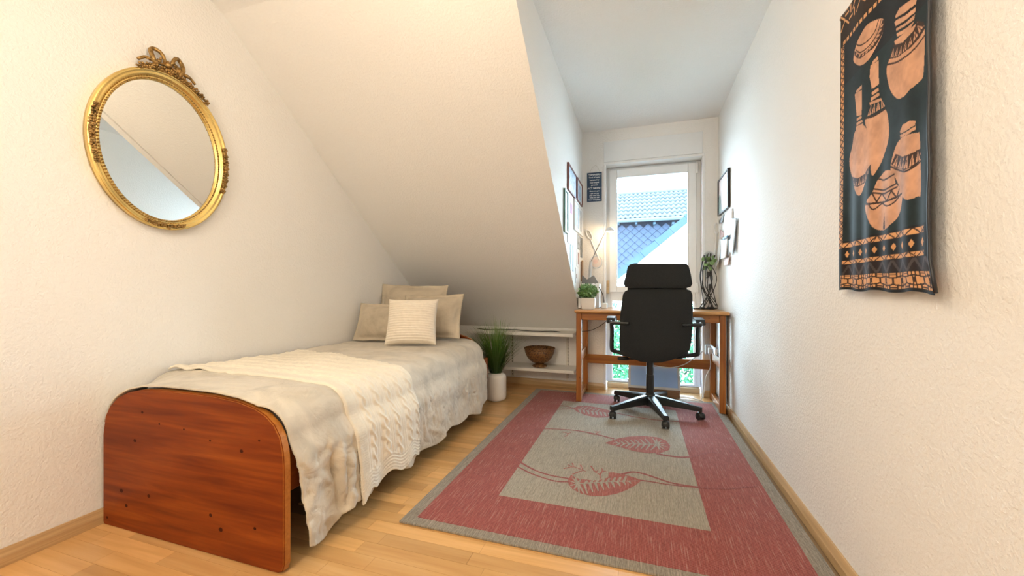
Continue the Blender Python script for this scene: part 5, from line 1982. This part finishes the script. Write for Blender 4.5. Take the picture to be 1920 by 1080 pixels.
for dx in (-0.075, -0.025, 0.0):
    obj('plug', tube(bmesh.new(), [(hp.x + dx, 3.66, DZ + 0.0115), (hp.x + dx + 0.028, 3.675, DZ + 0.0115)], 0.0105, 10), M['cable_k'], cbn)
pk = at(1330, 484, Y=YW - 0.004)
tag(obj('paper_disc', tube(bmesh.new(), [(pk.x, YW - 0.002, pk.z), (pk.x, YW - 0.005, pk.z)], 0.058, 32), M['ltgrey']), 'pale grey round disc on the wall behind the hanging plant', 'disc')

# ------------------------------------------------------------------ under the desk
# wooden box with the blue grey-edged panel leaning on it
p0, p1 = at(1180, 737, Z=0.004), at(1276, 750, Z=0.004)
wy = 3.66
a0, a1 = at(1179, 735, Y=wy).x, at(1275, 749, Y=wy).x
crate = thing('wooden_case', 'low brown wooden case on the floor below the window', 'case', ((a0 + a1) / 2, wy + 0.08, 0))
obj('case_body', bx(a0, a1, wy + 0.0, wy + 0.20, 0.011, 0.062, 0.003), M['brown_wood'], crate)
obj('case_lid', bx(a0 - 0.003, a1 + 0.003, wy - 0.003, wy + 0.203, 0.0625, 0.074, 0.002), M['brown_wood'], crate)
bp_ = thing('framed_panel', 'blue panel in light grey frame propped on the brown case', 'panel', ((a0 + a1) / 2, wy + 0.05, 0.075))
PWx, PH, tl = (a1 - a0) + 0.012, 0.245, 0.42
rotm = Matrix.Translation(((a0 + a1) / 2, wy + 0.012, 0.0755)) @ Matrix.Rotation(-tl, 4, 'X')
b = bmesh.new()
fwk = 0.020
for (x0, x1, z0, z1) in ((-PWx / 2, -PWx / 2 + fwk, 0, PH), (PWx / 2 - fwk, PWx / 2, 0, PH), (-PWx / 2 + fwk, PWx / 2 - fwk, 0, fwk), (-PWx / 2 + fwk, PWx / 2 - fwk, PH - fwk, PH)):
    box(b, x0, x1, 0.0, 0.018, z0, z1, 0.002)
bmesh.ops.transform(b, matrix=rotm, verts=b.verts[:])
obj('panel_frame', b, M['grey_frame'], bp_)
b = bx(-PWx / 2 + fwk, PWx / 2 - fwk, 0.004, 0.012, fwk, PH - fwk)
bmesh.ops.transform(b, matrix=rotm, verts=b.verts[:])
obj('blue_sheet', b, M['blue_panel'], bp_)
# white board between desk and right wall
wbn = thing('white_board', 'white flat board with hand slot leaning between desk and right wall', 'board', (0.633, 3.50, 0.07))
b = bmesh.new()
y0, y1, z0, z1 = 3.40, 3.74, 0.066, 0.735
hy0, hy1, hz0, hz1 = 3.43, 3.47, 0.22, 0.33
for (ya, yb_, za, zb_) in ((y0, hy0, z0, z1), (hy1, y1, z0, z1), (hy0, hy1, z0, hz0), (hy0, hy1, hz1, z1)):
    box(b, 0.616, 0.630, ya, yb_, za, zb_)
obj('board_panel', b, M['white'], wbn)
obj('hand_slot', bx(0.626, 0.629, hy0 - 0.002, hy1 + 0.002, hz0, hz1), M['grey'], wbn)
# power strip and adapter at the right rear leg
ps = thing('power_strip', 'white power strip with plugs hung inside the right desk legs', 'power strip', (0.588, 3.60, 0.43))
obj('strip_body', bx(0.562, 0.5785, 3.46, 3.72, 0.425, 0.475, 0.004), M['white'], ps)
obj('adapter', bx(0.522, 0.5615, 3.66, 3.70, 0.40, 0.475, 0.005), M['ltgrey'], ps)
obj('adapter', bx(0.535, 0.5615, 3.58, 3.62, 0.415, 0.462, 0.004), M['white'], ps)
cw = [('white cable sagging from the power strip along the desk stretcher', M['cable_w'], [(0.525, 3.69, 0.44), (0.45, 3.69, 0.37), (0.36, 3.69, 0.30), (0.26, 3.688, 0.268), (0.15, 3.688, 0.272), (0.06, 3.69, 0.285)], 0.0042),
      ('grey cable dropping from the power strip to the floor', M['cable_w'], [(0.545, 3.60, 0.41), (0.553, 3.63, 0.30), (0.525, 3.67, 0.20), (0.515, 3.68, 0.08), (0.48, 3.68, 0.004), (0.40, 3.68, 0.0045), (0.30, 3.69, 0.0045), (0.27, 3.75, 0.0045)], 0.0036),
      ('thin cable looping across the floor near the right desk leg', M['cable_w'], [(0.54, 3.55, 0.0045), (0.50, 3.66, 0.0045), (0.42, 3.74, 0.0045), (0.33, 3.75, 0.0045), (0.28, 3.70, 0.0045)], 0.0034),
      ('dark cable hanging in front of the right lower pane', M['cable_k'], [(0.40, 3.70, 0.268), (0.37, 3.73, 0.20), (0.31, 3.76, 0.08), (0.30, 3.77, 0.0045)], 0.0026)]
for lab, mt, pts, r_ in cw:
    tag(obj('cable', tube(bmesh.new(), spline(pts, 7), r_, 6), mt, smooth=True), lab, 'cable')
tag(obj('cable', tube(bmesh.new(), spline([(-0.56, 3.66, 0.5492), (-0.52, 3.68, 0.556), (-0.43, 3.70, 0.565), (-0.33, 3.72, 0.62), (-0.25, 3.73, 0.70), (-0.22, 3.735, 0.745)], 7), 0.0030, 6), M['cable_k'], smooth=True), 'black cable sagging under the desktop from the shelf end', 'cable')
